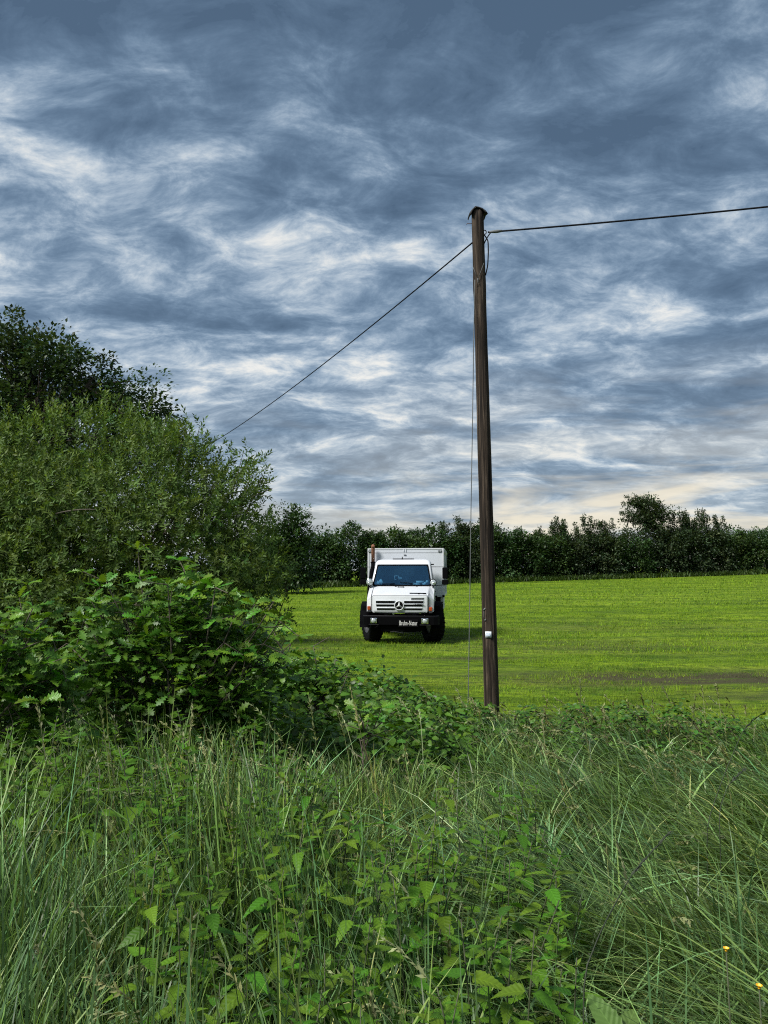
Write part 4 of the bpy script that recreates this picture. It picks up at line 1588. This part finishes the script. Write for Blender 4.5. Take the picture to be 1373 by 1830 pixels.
# --- exhaust stack and air intake on the left of the picture
gg = Geo()
x = LX(381, 2.1)
gg.tube([(x, 2.1, LZ(372, 2.1)), (x, 2.1, LZ(225, 2.1)), (x + .003, 2.08, LZ(210, 2.1)), (x + .005, 2.04, LZ(202, 2.1))], [.056, .060, .060, .056], 14)
gg.obj('exhaust_stack', M_RUST, truck, smooth=True)
gg = Geo()
gg.tube([(x, 2.1, LZ(366, 2.1)), (x, 2.1, LZ(374, 2.1))], .088, 14)
gg.obj('stack_collar', M_BLACK, truck)
gg = Geo()
gg.tube([(x, 2.1, LZ(370, 2.1)), (x - .005, 2.09, LZ(415, 2.1)), (LX(372, 2.05), 2.05, LZ(450, 2.05)), (LX(358, 2.05), 2.05, LZ(560, 2.05)), (LX(345, 2.05), 2.05, LZ(640, 2.05)), (LX(338, 2.0), 2.0, LZ(760, 2.0))],
        [.072, .062, .075, .078, .075, .07], 12)
gg.obj('air_intake', M_BLACK, truck, smooth=True)
tbox('intake_box', M_BLACK, truck, LX(322, 1.9), LX(372, 1.9), 1.85, 2.15, LZ(760, 1.9), LZ(610, 1.9), .04)
for s in (-1, 1):
    tbox('fuel_cap' if s < 0 else 'side_marker', M_BLACK, truck, min(s * 1.0, s * 1.07), max(s * 1.0, s * 1.07), 1.2, 1.27, LZ(726, 1.2), LZ(708, 1.2), .015)

# --- box body
yb0, yb1 = 2.25, 5.45
zb, zt = LZ(722, 2.25), LZ(230, 2.25)
bh = 1.244
body = tbox('box_body', M_BOXP, truck, -bh, bh, yb0, yb1, zb, zt, .012)
fr = []
for (x0, x1, z0, z1) in ((-bh - .004, -bh + .05, zb, zt), (bh - .05, bh + .004, zb, zt)):
    tbox('corner_post', M_PAINT, body, x0, x1, yb0 - .010, yb0 + .05, z0, z1 + .004, .005)
tbox('top_rail', M_PAINT, body, -bh + .052, bh - .052, yb0 - .012, yb0 + .05, zt - .035, zt + .006, .005)
tbox('panel_joint', M_STEEL, body, -bh + .06, bh - .06, yb0 - .004, yb0 + .01, LZ(277, 2.25), LZ(274, 2.25), .001)
for s in (-1, 1):
    xx = LX(1065, 2.25) if s > 0 else LX(352, 2.25)
    ml = tbox('clearance_lamp', M_STEEL, body, xx - .062, xx + .062, yb0 - .03, yb0 - .001, LZ(267, 2.25), LZ(250, 2.25), .008)
    for d_ in (-.03, .03):
        tbox('lamp_lens', M_LENS, ml, xx + d_ - .02, xx + d_ + .02, yb0 - .036, yb0 - .029, LZ(264, 2.25), LZ(253, 2.25), .004)
for cx in (697, 718):
    tbox('roof_bracket', M_PAINT, body, LX(cx - 3, 2.25), LX(cx + 3, 2.25), yb0 - .02, yb0, LZ(262, 2.25), zt + .003, .002)
tbox('vent', M_STEEL, body, LX(697, 2.25), LX(722, 2.25), yb0 - .02, yb0, LZ(302, 2.25), LZ(294, 2.25), .003)
for k in range(2):
    tbox('side_rail', M_PAINT, body, bh, bh + .035, yb0 + .02, yb1, (zt - .14, zb + .02)[k], (zt - .02, zb + .10)[k], .006)
for y in (2.5, 3.3, 4.2, 5.2):
    tbox('side_post', M_PAINT, body, bh + .001, bh + .022, y, y + .05, zb + .105, zt - .145, .004)
tbox('side_window', M_SLOT, body, bh + .002, bh + .016, 3.5, 4.1, zb + .75, zb + 1.15, .01)
# frame, tank and lockers under the box
for s in (-1, 1):
    tbox('chassis_rail', M_STEEL, truck, s * .42 - .05, s * .42 + .05, .1, 5.4, .82, 1.02, .01)
tbox('subframe', M_BLACK, truck, -1.05, 1.14, 2.26, 2.62, LZ(775, 2.3), zb - .012, .02)
tbox('subframe_bed', M_BLACK, truck, -.95, .95, 2.7, 5.4, 1.04, zb - .012, .02)
lock = tbox('side_locker', M_BOXP, truck, 1.02, 1.235, 2.40, 3.55, LZ(845, 2.4), zb - .015, .02)
tbox('locker_skirt', M_BOXP, truck, -1.235, -1.02, 2.40, 3.55, LZ(845, 2.4), zb - .015, .02)
gg = Geo()
gg.tube([(1.20, 2.20, LZ(716, 2.2)), (1.27, 2.20, LZ(712, 2.2))], [.03, .045], 8)
gg.obj('box_lock', M_BLACK, truck)
tbox('mud_flap', M_BLACK, truck, .72, 1.2, 3.55, 3.58, .35, 1.0, .008)
tbox('mud_flap', M_BLACK, truck, -1.2, -.72, 3.55, 3.58, .35, 1.0, .008)


# --- wheels
def tyre_geo(r=.56, wd=.40):
    gg = Geo()
    prof = [(.30, -.15), (.34, -.19), (.44, -.205), (.52, -.195), (.545, -.175), (.548, -.08), (.548, .08), (.545, .175), (.52, .195), (.44, .205), (.34, .19), (.30, .15)]
    n = 48
    th = np.linspace(0, 2 * PI, n, endpoint=False)
    V = np.concatenate([np.stack([np.full(n, x * wd / .4), rr * np.cos(th), rr * np.sin(th)], 1) for rr, x in prof])
    F = []
    for i in range(len(prof)):
        i2 = (i + 1) % len(prof)
        for k in range(n):
            F.append((i * n + k, i * n + (k + 1) % n, i2 * n + (k + 1) % n, i2 * n + k))
    gg.add(V, [np.array(F)])
    return gg


def tread_block():
    """one chevron tread bar wrapped from the shoulder to the centre"""
    V, F = [], []
    for s in (0,):
        sec = [(0.005, 0.0), (.09, .055), (.17, .085), (.205, .090)]
        for (x, a) in sec:
            a = a / .56
            top = .575 if x < .18 else .545
            for (da, rr) in ((-.035, .535), (-.030, top), (.030, top), (.035, .535)):
                V.append((x, rr * math.cos(a + da), rr * math.sin(a + da)))
        for k in range(len(sec) - 1):
            for j in range(4):
                F.append((k * 4 + j, k * 4 + (j + 1) % 4, k * 4 + 4 + (j + 1) % 4, k * 4 + 4 + j))
        F.append((0, 1, 2, 3))
        F.append((15, 14, 13, 12))
    return np.array(V), np.array(F)


def rim_geo(s):
    gg = Geo()
    prof = [(.305, .15), (.315, .19), (.30, .195), (.27, .12), (.20, .09), (.12, .10), (.115, .165), (.06, .185), (.001, .187)]
    n = 32
    th = np.linspace(0, 2 * PI, n, endpoint=False)
    V = np.concatenate([np.stack([np.full(n, s * x), rr * np.cos(th), rr * np.sin(th)], 1) for rr, x in prof])
    F = [(i * n + k, i * n + (k + 1) % n, (i + 1) * n + (k + 1) % n, (i + 1) * n + k) for i in range(len(prof) - 1) for k in range(n)]
    gg.add(V, [np.array(F)])
    back = np.stack([np.full(n, -s * .12), .30 * np.cos(th), .30 * np.sin(th)], 1)
    gg.add(back, [np.array([list(range(n))])])
    for k in range(10):
        a = k * 2 * PI / 10
        gg.tube([(s * .09, .165 * math.cos(a), .165 * math.sin(a)), (s * .125, .165 * math.cos(a), .165 * math.sin(a))], .016, 6)
    return gg


TYRE = tyre_geo().mesh('tyre', M_RUBBER, smooth=True)
TBv, TBf = tread_block()
gt_ = Geo()
nb = 26
for k in range(nb):
    for s in (1, -1):
        a = (k + (.5 if s < 0 else 0)) * 2 * PI / nb
        ca, sa = math.cos(a), math.sin(a)
        V = TBv * np.array([s, 1, 1])
        V = np.stack([V[:, 0], V[:, 1] * ca - V[:, 2] * sa, V[:, 1] * sa + V[:, 2] * ca], 1)
        gt_.add(V, [TBf if s > 0 else TBf[:, ::-1]])
TREAD = gt_.mesh('tread', M_RUBBER)
M_RIM = simple('rim_paint', (.045, .046, .05), .5, noise=.4, nscale=15)
RIM = {s: rim_geo(s).mesh('rim', M_RIM, True) for s in (-1, 1)}
for (y, st) in ((.95, R(24)), (4.45, 0.)):
    for s in (-1, 1):
        t = mobj('wheel', TYRE, truck, (s * .93, y, .572))
        t.rotation_euler = (0, 0, st)
        mobj('tread', TREAD, t)
        mobj('rim', RIM[s], t)
    gg = Geo()
    gg.tube([(-.8, y, .60), (0, y, .62), (.8, y, .60)], .075, 10)
    gg.tube([(-.02, y - .2, .62), (-.02, y, .62), (-.02, y + .2, .62)], [.10, .20, .10], 14)
    gg.obj('axle', M_STEEL, truck, smooth=True)


# ------------------------------------------------------------------ the verge: nettles, brambles, docks, tall grass
def stem_path(h, lean, az, n=7):
    t = np.linspace(0, 1, n)
    k = lean * h * t ** 2
    return np.stack([np.cos(az) * k, np.sin(az) * k, h * (t - .12 * lean * t ** 2)], 1)


def nettle_spec(h):
    """leaf pairs (position on stem, azimuth, size, pitch) of one nettle"""
    out = []
    z, az = h * .97, RNG.uniform(0, PI)
    gap, i = .022, 0
    while z > h * .22 and i < 13:
        size = min(.108, .030 + .018 * i) * RNG.uniform(.85, 1.15)
        if i > 8:
            size *= .85
        for s in (0, PI):
            if i > 6 and RNG.random() < .15:
                continue
            out.append((z, az + s + RNG.normal(0, .15), size, .75 - .17 * i if i < 4 else RNG.uniform(-.35, .08)))
        az += PI / 2 + RNG.normal(0, .1)
        z -= gap
        gap = min(gap * 1.32, .085)
        i += 1
    return out


def on_path(path, h, z):
    t = np.clip(z / h, 0, 1) * (len(path) - 1)
    k = int(min(t, len(path) - 2))
    f = t - k
    return path[k] * (1 - f) + path[k + 1] * f


NETTLE_CAT, NETTLE_GROUP = 'nettle', 'nettles in the verge'


def nettle_detailed(x, y, h, label, lean=None, az=None):
    root = empty('nettle', (x, y, float(ground_z(x, y))))
    tag(root, label, NETTLE_CAT, NETTLE_GROUP)
    path = stem_path(h, RNG.uniform(.02, .22) if lean is None else lean, RNG.uniform(0, 6.28) if az is None else az)
    gs = Geo()
    gs.tube(path, np.linspace(.0045, .002, len(path)), 5)
    spec = nettle_spec(h)
    tops = [s for s in spec]
    stem = gs.obj('stem', M_NSTEM, root, smooth=True)
    for (z, a, size, pit) in spec:
        p = on_path(path, h, z)
        d = np.array([math.cos(a), math.sin(a), 0])
        pet = size * .28
        p2 = p + d * pet + np.array([0, 0, pet * .3])
        f = d + np.array([0, 0, pit])
        up = np.array([0, 0, 1.]) - d * pit + RNG.normal(0, .18, 3)
        leaf_obj('leaf', NET_ME[RNG.integers(0, 4)], root, Vector(p2 - d * pet * .55), f, size, up)
    return root


def nettle_joined_mesh(h):
    path = stem_path(h, RNG.uniform(.03, .25), RNG.uniform(0, 6.28))
    gs, gl = Geo(), Geo()
    gs.tube(path, np.linspace(.005, .002, len(path)), 5)
    for (z, a, size, pit) in nettle_spec(h):
        p = on_path(path, h, z)
        d = np.array([math.cos(a), math.sin(a), 0])
        f = (d + np.array([0, 0, pit]))[None]
        up = (np.array([0, 0, 1.]) - d * pit + RNG.normal(0, .2, 3))[None]
        v, fa = NETV[RNG.integers(0, 4)]
        V, F, n = scatter(v, fa, frames(f, up), (p + d * size * .12)[None], np.array([size]))
        gl.add(V, F, tints(1, n, .65, 1.3, .08))
    return gs.mesh('nettle_stem', M_NSTEM, True), gl.mesh('nettle_foliage', M_NETTLE_T, tint=True)


NJ = [nettle_joined_mesh(h) for h in (.8, .9, 1.0, .85, .95, .9)]


def nettle_joined(x, y, s, label):
    root = empty('nettle', (x, y, float(ground_z(x, y))), RNG.uniform(0, 6.28))
    root.scale = (s, s, s)
    tag(root, label, NETTLE_CAT, NETTLE_GROUP)
    a, b = NJ[RNG.integers(0, len(NJ))]
    mobj('stem', a, root)
    mobj('foliage', b, root)


def xy(px, y):
    return (px - CXP) / FPX * y, y


# the plants that stand out, each where it stands
HERO = [(262, 2.55, 1.10, 'tall lone nettle rising from the broad-bladed grass at lower left'),
        (565, 1.95, .72, 'short nettle at the bottom edge, below the dark gap in the middle'),
        (770, 2.0, .80, 'low nettle with spread leaves at the bottom edge right of centre'),
        (912, 2.2, 1.02, 'tall dark-stemmed nettle at the right end of the foreground nettle stand'),
        (850, 2.35, .98, 'dark-stemmed nettle second from the right end of the foreground stand'),
        (522, 3.2, 1.05, 'tall nettle top standing clear in the upper left of the foreground stand'),
        (735, 3.0, 1.10, 'pale-topped nettle leaning at the centre of the foreground stand'),
        (905, 3.9, .98, 'nettle with large leaves standing alone in the fine grass right of centre')]
for (px, y, h, lab) in HERO:
    x, y = xy(px, y)
    nettle_detailed(x, y, h, lab, lean=.08)
LAB_ROWS = ('large-leaved nettle in the front row along the bottom edge of the photo', 'nettle in the middle rows of the foreground stand, above the front row',
            'smaller-looking nettle at the back of the foreground stand, before the fine grass')
LAB_MID = 'nettle in the crowd below the oak saplings at the left'
LAB_FAR = 'nettle in the leafy bank between oak sapling and pole, at the field edge'
near = []
tries = 0
while len(near) < 100 and tries < 4000:
    tries += 1
    y = RNG.uniform(1.85, 4.1)
    px = RNG.uniform(240, 1000)
    if py_gap(px, y) if 'py_gap' in globals() else False:
        continue
    x, _ = xy(px, y)
    if y < 2.5 and 380 < px < 560 and RNG.random() < .7:
        continue
    if all((x - a) ** 2 + (y - b) ** 2 > .10 ** 2 for a, b in near):
        near.append((x, y))
for (x, y) in near:
    hh = RNG.uniform(.72, .98) if y < 2.6 else RNG.uniform(.78, 1.06)
    nettle_detailed(x, y, hh, LAB_ROWS[0 if y < 2.5 else 1 if y < 3.3 else 2])
for _ in range(88):
    y = RNG.uniform(3.5, 5.6)
    px = RNG.uniform(-20, 560)
    x, _y = xy(px, y)
    nettle_joined(x, y, RNG.uniform(.92, 1.22), LAB_MID)
for _ in range(78):
    px = RNG.uniform(470, 860)
    y = RNG.uniform(6.8, 10.6)
    x, _y = xy(px, y)
    nettle_joined(x, y, RNG.uniform(.6, .85) * (1.15 - .45 * (px - 470) / 390), LAB_FAR)


# leafy ground cover filling the bank between sapling and pole and under the saplings: nobody could count these leaves
def undergrowth():
    gg = Geo()
    for (n, p0, p1, y0, y1, hfun, lf) in (
            (9000, 470, 880, 6.6, 10.9, lambda u: np.interp(u, [470, 560, 640, 760, 880], [1.05, .98, .85, .55, .28]), .085),
            (5200, -40, 560, 4.6, 7.4, lambda u: np.interp(u, [-40, 200, 560], [.55, .50, .55]), .075),
            (2300, 860, 1400, 7.6, 9.9, lambda u: np.interp(u, [860, 1000, 1150, 1300, 1400], [.28, .42, .55, .36, .28]), .055)):
        u = RNG.uniform(p0, p1, n)
        y = RNG.uniform(y0, y1, n)
        x = (u - CXP) / FPX * y
        top = hfun(u) * (.55 + .75 * wob(x, y, 2.6, 6.)) * np.interp(y, [y0, y0 + .8, y1 - .5, y1], [.6, 1, 1, .5])
        z = top * RNG.random(n) ** .55
        P = np.stack([x, y, z + .02], 1)
        th = RNG.uniform(0, 2 * PI, n)
        fw = np.stack([np.cos(th), np.sin(th), RNG.uniform(-.6, .5, n)], 1)
        M = frames(fw, np.array([0, -.25, 1.]) + RNG.normal(0, .45, (n, 3)))
        k = RNG.random(n) < .5
        for (sel, tp) in ((k, BRAV), (~k, NETLOW)):
            V, F, m = scatter(tp[0], tp[1], M[sel], P[sel], lf * RNG.uniform(.55, 1.3, sel.sum()))
            gg.add(V, F, tints(int(sel.sum()), m, .5, 1.4, .12))
    tag(gg.obj('undergrowth', leafmat('undergrowth_leaf', (.068, .155, .014), trans=.3, rough=.45, spec=.4), tint=True),
        'dense low leafy undergrowth between the saplings and the pole', 'undergrowth', kind='stuff')


NETLOW = lobed_leaf('l', [(.02, 0), (.25, .15), (.20, .22), (.26, .35), (.18, .48), (.18, .60), (.10, .75), (0, 1.0)], None, .2, .18)
undergrowth()


# brambles arching over the verge right of the pole and round its foot
def bramble(px0, y0, arcs, label):
    x0, _ = xy(px0, y0)
    root = empty('bramble', (x0, y0, 0))
    tag(root, label, 'bramble', 'brambles along the field edge')
    for (dxp, dy, top) in arcs:
        a = np.array([RNG.normal(0, .04), RNG.normal(0, .04), 0.])
        e = np.array([dxp * y0 / FPX, dy, top * .45])
        m_ = np.array([e[0] * .5, e[1] * .5, top * 1.6])
        path = bez(a, m_, e, 14)
        gc = Geo()
        gc.tube(path, np.linspace(.006, .0025, 14), 5)
        gc.obj('cane', M_CANE, root, smooth=True)
        for k in range(2, 14):
            for rep in range(2):
                th = RNG.uniform(0, 6.28)
                d = np.array([math.cos(th), math.sin(th), RNG.uniform(-.05, .5)])
                b0 = path[k] + d * .05
                for s in (-1.1, 0, 1.1):
                    f = np.array([math.cos(th + s), math.sin(th + s), d[2] * .5 - .1])
                    leaf_obj('leaflet', BRA_ME, root, Vector(b0), f, RNG.uniform(.04, .068), np.array([0, -.3, 1]) + RNG.normal(0, .3, 3))


bramble(905, 9.9, [(60, -.3, .42), (-70, -.5, .36), (20, -.8, .40)], 'bramble clump hugging the foot of the wooden pole')
bramble(985, 9.3, [(70, .2, .50), (-60, -.2, .46), (30, -.6, .42)], 'bramble clump first to the right of the pole')
bramble(1070, 9.0, [(80, .2, .52), (-70, .1, .50), (40, -.5, .48), (10, .3, .5)], 'bramble clump second to the right of the pole')
bramble(1160, 8.8, [(70, .2, .55), (-80, .1, .52), (30, -.5, .5), (-20, .3, .48)], 'tallest bramble clump midway between pole and right edge')
bramble(1250, 8.6, [(70, .1, .46), (-60, .2, .50), (30, -.5, .42)], 'bramble clump near the right edge, below the brown patch of field')
bramble(1340, 8.2, [(70, .1, .40), (-60, .2, .44)], 'bramble at the right edge of the photo')

# dock plants with big pale leaves at the lower right
M_DOCK = leafmat('dock_leaf', (.10, .175, .040), trans=.3, rough=.5, spec=.35, mode='rnd', var=.15, hue=.015)
DOUT = [(.03, 0), (.20, .05), (.27, .14), (.25, .20), (.30, .30), (.27, .36), (.29, .46), (.25, .52), (.26, .62), (.21, .68), (.19, .78), (.12, .86), (.08, .94), (0, 1.0)]
DV = lobed_leaf('d', DOUT, None, .16, .18, .05)
DOCK_ME = np_mesh('dock_leaf', DV[0], DV[1], M_DOCK)
for (px, y, z0, dirs, lab) in ((1088, 2.15, .79, [(-.5, .6, .75, .125), (.5, .5, .5, .11), (-.1, .9, .6, .11), (-.8, .0, .2, .11)], 'pale broad-leaved dock at the bottom edge right of the nettles'),
                               (1222, 2.10, .76, [(.2, .7, .8, .13), (-.6, .5, .5, .11), (.8, .2, .3, .10)], 'second broad-leaved dock at the bottom edge, nearer the right corner')):
    x, _ = xy(px, y)
    root = empty('dock_plant', (x, y, 0))
    tag(root, lab, 'dock', 'dock plants in the grass')
    gs = Geo()
    gs.tube([(0, 0, 0), (.01, 0, z0 * .6), (0, .02, z0)], [.008, .006, .005], 6)
    gs.obj('stem', M_NSTEM, root)
    for (a, b, c, s) in dirs:
        leaf_obj('leaf', DOCK_ME, root, Vector((0, .01, z0 * RNG.uniform(.9, 1.0))), (a, b, c), s, (0, -.6, 1))

# two yellow flowers
M_YEL = simple('yellow_petal', (.80, .42, .02), .5)
for (px, py, y, lab) in ((1298, 1699, 2.25, 'upper of two yellow flowers in the grass at lower right'),
                         (1357, 1766, 2.1, 'lower of two yellow flowers, at the right edge near the bottom')):
    c = at(px, py, y)
    root = empty('yellow_flower', (c.x, c.y, 0))
    tag(root, lab, 'flower', 'yellow flowers in the grass')
    gs = Geo()
    gs.tube([(0, 0, 0), (.015, .01, c.z * .5), (0, 0, c.z)], [.003, .0025, .002], 5)
    gs.obj('stem', M_NSTEM, root)
    pm = None
    for k in range(6):
        th = k * PI / 3
        if pm is None:
            v, f = lobed_leaf('p', [(.05, 0), (.28, .3), (.40, .6), (.36, .85), (.15, 1)], None, .3, -.35)
            pm = np_mesh('petal', v, f, M_YEL)
        leaf_obj('petal', pm, root, Vector((0, 0, c.z)), (math.cos(th), math.sin(th), .45), .011)
    gd = Geo()
    gd.tube([(0, 0, c.z - .001), (0, 0, c.z + .004)], [.004, .003], 8)
    gd.obj('flower_centre', M_YEL, root)

# tall grass
M_TALL = leafmat('tall_grass', (.150, .240, .066), trans=.30, rough=.42, spec=.35)
M_BROAD = leafmat('broad_grass', (.105, .190, .070), trans=.28, rough=.40, spec=.4)
M_SEED = leafmat('seeding_grass', (.27, .29, .13), trans=.25, rough=.55, spec=.3)


def top_h(x, y):
    """height of the standing grass over the verge, lower towards the pole and the field"""
    h = np.interp(y, [1.2, 2.2, 3.5, 5.5, 7.5, 9.5, 11], [.80, .84, .80, .66, .52, .36, .18])
    return h


def build_tall_grass():
    gg = Geo()
    for (n, y0, y1, wd, S) in ((23000, 1.15, 3.6, .0115, 6), (23000, 3.4, 6.2, .0145, 5), (24000, 6.0, 10.6, .0165, 4)):
        x, y = in_view(n, y0, y1, 1.2, 1.0)
        u = x / y
        keep = (y + .14 * x < 10.2 + .8 * wob(x, y, 1.1))
        # thinner inside the nettle stand and under the saplings
        nettle = (u > -.26) & (u < .17) & (y < 4.0)
        keep &= ~(nettle & (RNG.random(n) < .62))
        keep &= ~((u > .27) & (u < .43) & (y > 1.1) & (y < 2.05) & (RNG.random(n) < .6))
        bank = (u > -.16) & (u < .11) & (y > 6.4)
        keep &= ~(bank & (RNG.random(n) < .85))
        left = (u < -.10) & (y > 5.6)
        keep &= ~(left & (RNG.random(n) < .6))
        x, y, u = x[keep], y[keep], u[keep]
        k = len(x)
        cl = wob(x, y, 2.4, 3.)
        h = top_h(x, y) * (.55 + .65 * cl) * RNG.uniform(.65, 1.35, k)
        h = np.where((u < -.1) & (y > 3), h * 1.25, h)
        wind = np.clip((u + .05) * 3.2, 0, 1)                    # laid over towards the left on the right-hand side
        az = np.where(RNG.random(k) < .35 + .55 * wind, RNG.normal(PI + .15, .38, k), RNG.uniform(0, 2 * PI, k))
        bend = np.abs(RNG.normal(.20 + .30 * wind + .2 * wob(x, y, 1.2, 9.), .15, k))
        P = np.stack([x, y, np.zeros(k) - .02], 1)
        V, F, per = ribbons(P, h * (1 + .25 * bend), wd * RNG.uniform(.5, 1.5, k), az, bend, S, RNG.normal(0, .6, k), droop=.10, power=1.45)
        T = tints(k, 1, .75, 1.4, .09) * np.where(RNG.random(k) < .45, .42, 1.3)[:, None]
        patch = (wob(x, y, 1.7, 5.) > .62)[:, None]
        T = np.where(patch, T * np.array([.95, 1.08, 1.5]), T)
        dry = (RNG.random(k) < .045)[:, None]
        T = np.where(dry, T * np.array([2.3, 1.55, 2.0]), T)
        gg.add(V, F, np.repeat(T, per, 0))
    tag(gg.obj('tall_grass', M_TALL, tint=True), 'tall fine meadow grass leaning over the verge in the foreground', 'grass', kind='stuff')
    # broad bluish blades, lower left, and scattered tufts
    gb = Geo()
    cx, cy, cn = [], [], []
    for _ in range(72):
        yy = RNG.uniform(1.6, 3.5)
        px = RNG.uniform(-60, 420) if RNG.random() < .8 else RNG.uniform(420, 1373)
        X, _y = xy(px, yy)
        cx.append(X)
        cy.append(yy)
    cx, cy = np.array(cx), np.array(cy)
    per_t = 46
    idx = np.repeat(np.arange(len(cx)), per_t)
    k = len(idx)
    x = cx[idx] + RNG.normal(0, .05, k)
    y = cy[idx] + RNG.normal(0, .05, k)
    h = RNG.uniform(.55, 1.12, k)
    V, F, per = ribbons(np.stack([x, y, np.zeros(k)], 1), h, RNG.uniform(.009, .018, k), RNG.uniform(0, 2 * PI, k), np.abs(RNG.normal(.38, .25, k)), 8,
                        RNG.normal(0, .5, k), sharp=.7, droop=.30)
    gb.add(V, F, np.repeat(tints(k, 1, .65, 1.3, .07), per, 0))
    tag(gb.obj('broad_grass', M_BROAD, tint=True), 'bluish broad-bladed grass tufts at the lower left', 'grass', kind='stuff')
    # flowering stems with drooping pale heads
    gs = Geo()
    n = 540
    y = RNG.uniform(2.2, 9.6, n)
    px = RNG.uniform(-30, 1400, n)
    x = (px - CXP) / FPX * y
    h = top_h(x, y) * RNG.uniform(1.05, 1.55, n)
    px[:110] = RNG.uniform(790, 1330, 110)       # bleached grass round the pole and along the field edge
    y[:110] = RNG.uniform(7.4, 9.7, 110)
    x = (px - CXP) / FPX * y
    h = top_h(x, y) * RNG.uniform(1.05, 1.55, n)
    h[:110] *= 1.35
    px[110:180] = RNG.uniform(60, 720, 70)       # taller heads in front of the saplings
    y[110:180] = RNG.uniform(4.0, 5.8, 70)
    x = (px - CXP) / FPX * y
    h[110:180] = RNG.uniform(1.15, 1.5, 70)
    low = (px > 480) & (px < 800) & (y > 6.5)
    h[low] *= 1.5
    az = RNG.normal(PI, .8, n)
    bend = np.abs(RNG.normal(.45, .22, n))
    wd = .0022 + .0005 * y
    V, F, per = ribbons(np.stack([x, y, np.zeros(n)], 1), h, wd, az, bend, 8, None, sharp=.12, droop=.25)
    T1 = tints(n, 1, .6, 1.15, .05)
    gs.add(V, F, np.repeat(T1, per, 0))
    VV = V.reshape(n, 9, 2, 3).mean(2)
    m = 26
    t = RNG.uniform(.76, 1.0, (n, m)) * 8
    k0 = np.minimum(t.astype(int), 7)
    f = (t - k0)[..., None]
    ii = np.arange(n)[:, None]
    P = VV[ii, k0] * (1 - f) + VV[ii, k0 + 1] * f
    dr = VV[ii, k0 + 1] - VV[ii, k0]
    fw = norm(dr.reshape(-1, 3)) + RNG.normal(0, .32, (n * m, 3)) + np.array([0, 0, -.25])
    sz = (RNG.uniform(.018, .036, (n, m)) * (1 + .05 * y[:, None])).ravel()
    sv, sf, sn = scatter(LEAF_V * np.array([.32, 1, .3]), LEAF_F, frames(fw), P.reshape(-1, 3), sz)
    gs.add(sv, sf, np.repeat(np.repeat(T1, m, 0) * RNG.uniform(.7, 1.2, (n * m, 1)), sn, 0))
    tag(gs.obj('flowering_grass', M_SEED, tint=True), 'pale drooping seed heads on thin stems above the tall grass', 'grass', kind='stuff')


build_tall_grass()

# long dark bare stems standing out of the grass on the right
M_DARKSTEM = simple('dark_stem', (.022, .030, .014), .7)
for (pts_, lab) in (([(1262, 1478, 4.2), (1290, 1395, 4.3), (1330, 1300, 4.4), (1366, 1272, 4.4)], 'long dark arching stem in the grass by the right edge'),
                    ([(1040, 1750, 2.2), (1075, 1660, 2.3), (1130, 1560, 2.5), (1195, 1490, 2.6)], 'long dark slanting stem crossing the grass at lower right'),
                    ([(1285, 1450, 4.0), (1300, 1405, 4.1), (1330, 1375, 4.2)], 'short dark stem beside the long arching one by the right edge')):
    P = np.array([np.array(at(*p)) for p in pts_])
    root = empty('dry_stem', (P[0][0], P[0][1], 0))
    tag(root, lab, 'stem', 'dark bare stems in the grass')
    b0 = np.array([P[0][0], P[0][1], 0])
    full = np.concatenate([[b0], P]) - b0
    tt = np.linspace(0, 1, 20)
    cr = np.stack([np.interp(tt, np.linspace(0, 1, len(full)), full[:, k]) for k in range(3)], 1)
    cr[1:-1] = (cr[:-2] + 2 * cr[1:-1] + cr[2:]) / 4
    ge = Geo()
    ge.tube(cr, np.linspace(.0028, .0013, 20), 5)
    ge.obj('stalk', M_DARKSTEM, root, smooth=True)
    gh = Geo()
    e = cr[-6:]
    tq = np.linspace(0, 5, 26)
    Pq = np.stack([np.interp(tq, np.arange(6), e[:, k]) for k in range(3)], 1)
    v, f, n_ = scatter(LEAF_V * np.array([.35, 1, .3]), LEAF_F, frames(np.tile(cr[-1] - cr[-3], (26, 1)) + RNG.normal(0, .01, (26, 3))), Pq, RNG.uniform(.02, .035, 26))
    gh.add(v, f)
    gh.obj('seed_head', M_DARKSTEM, root)
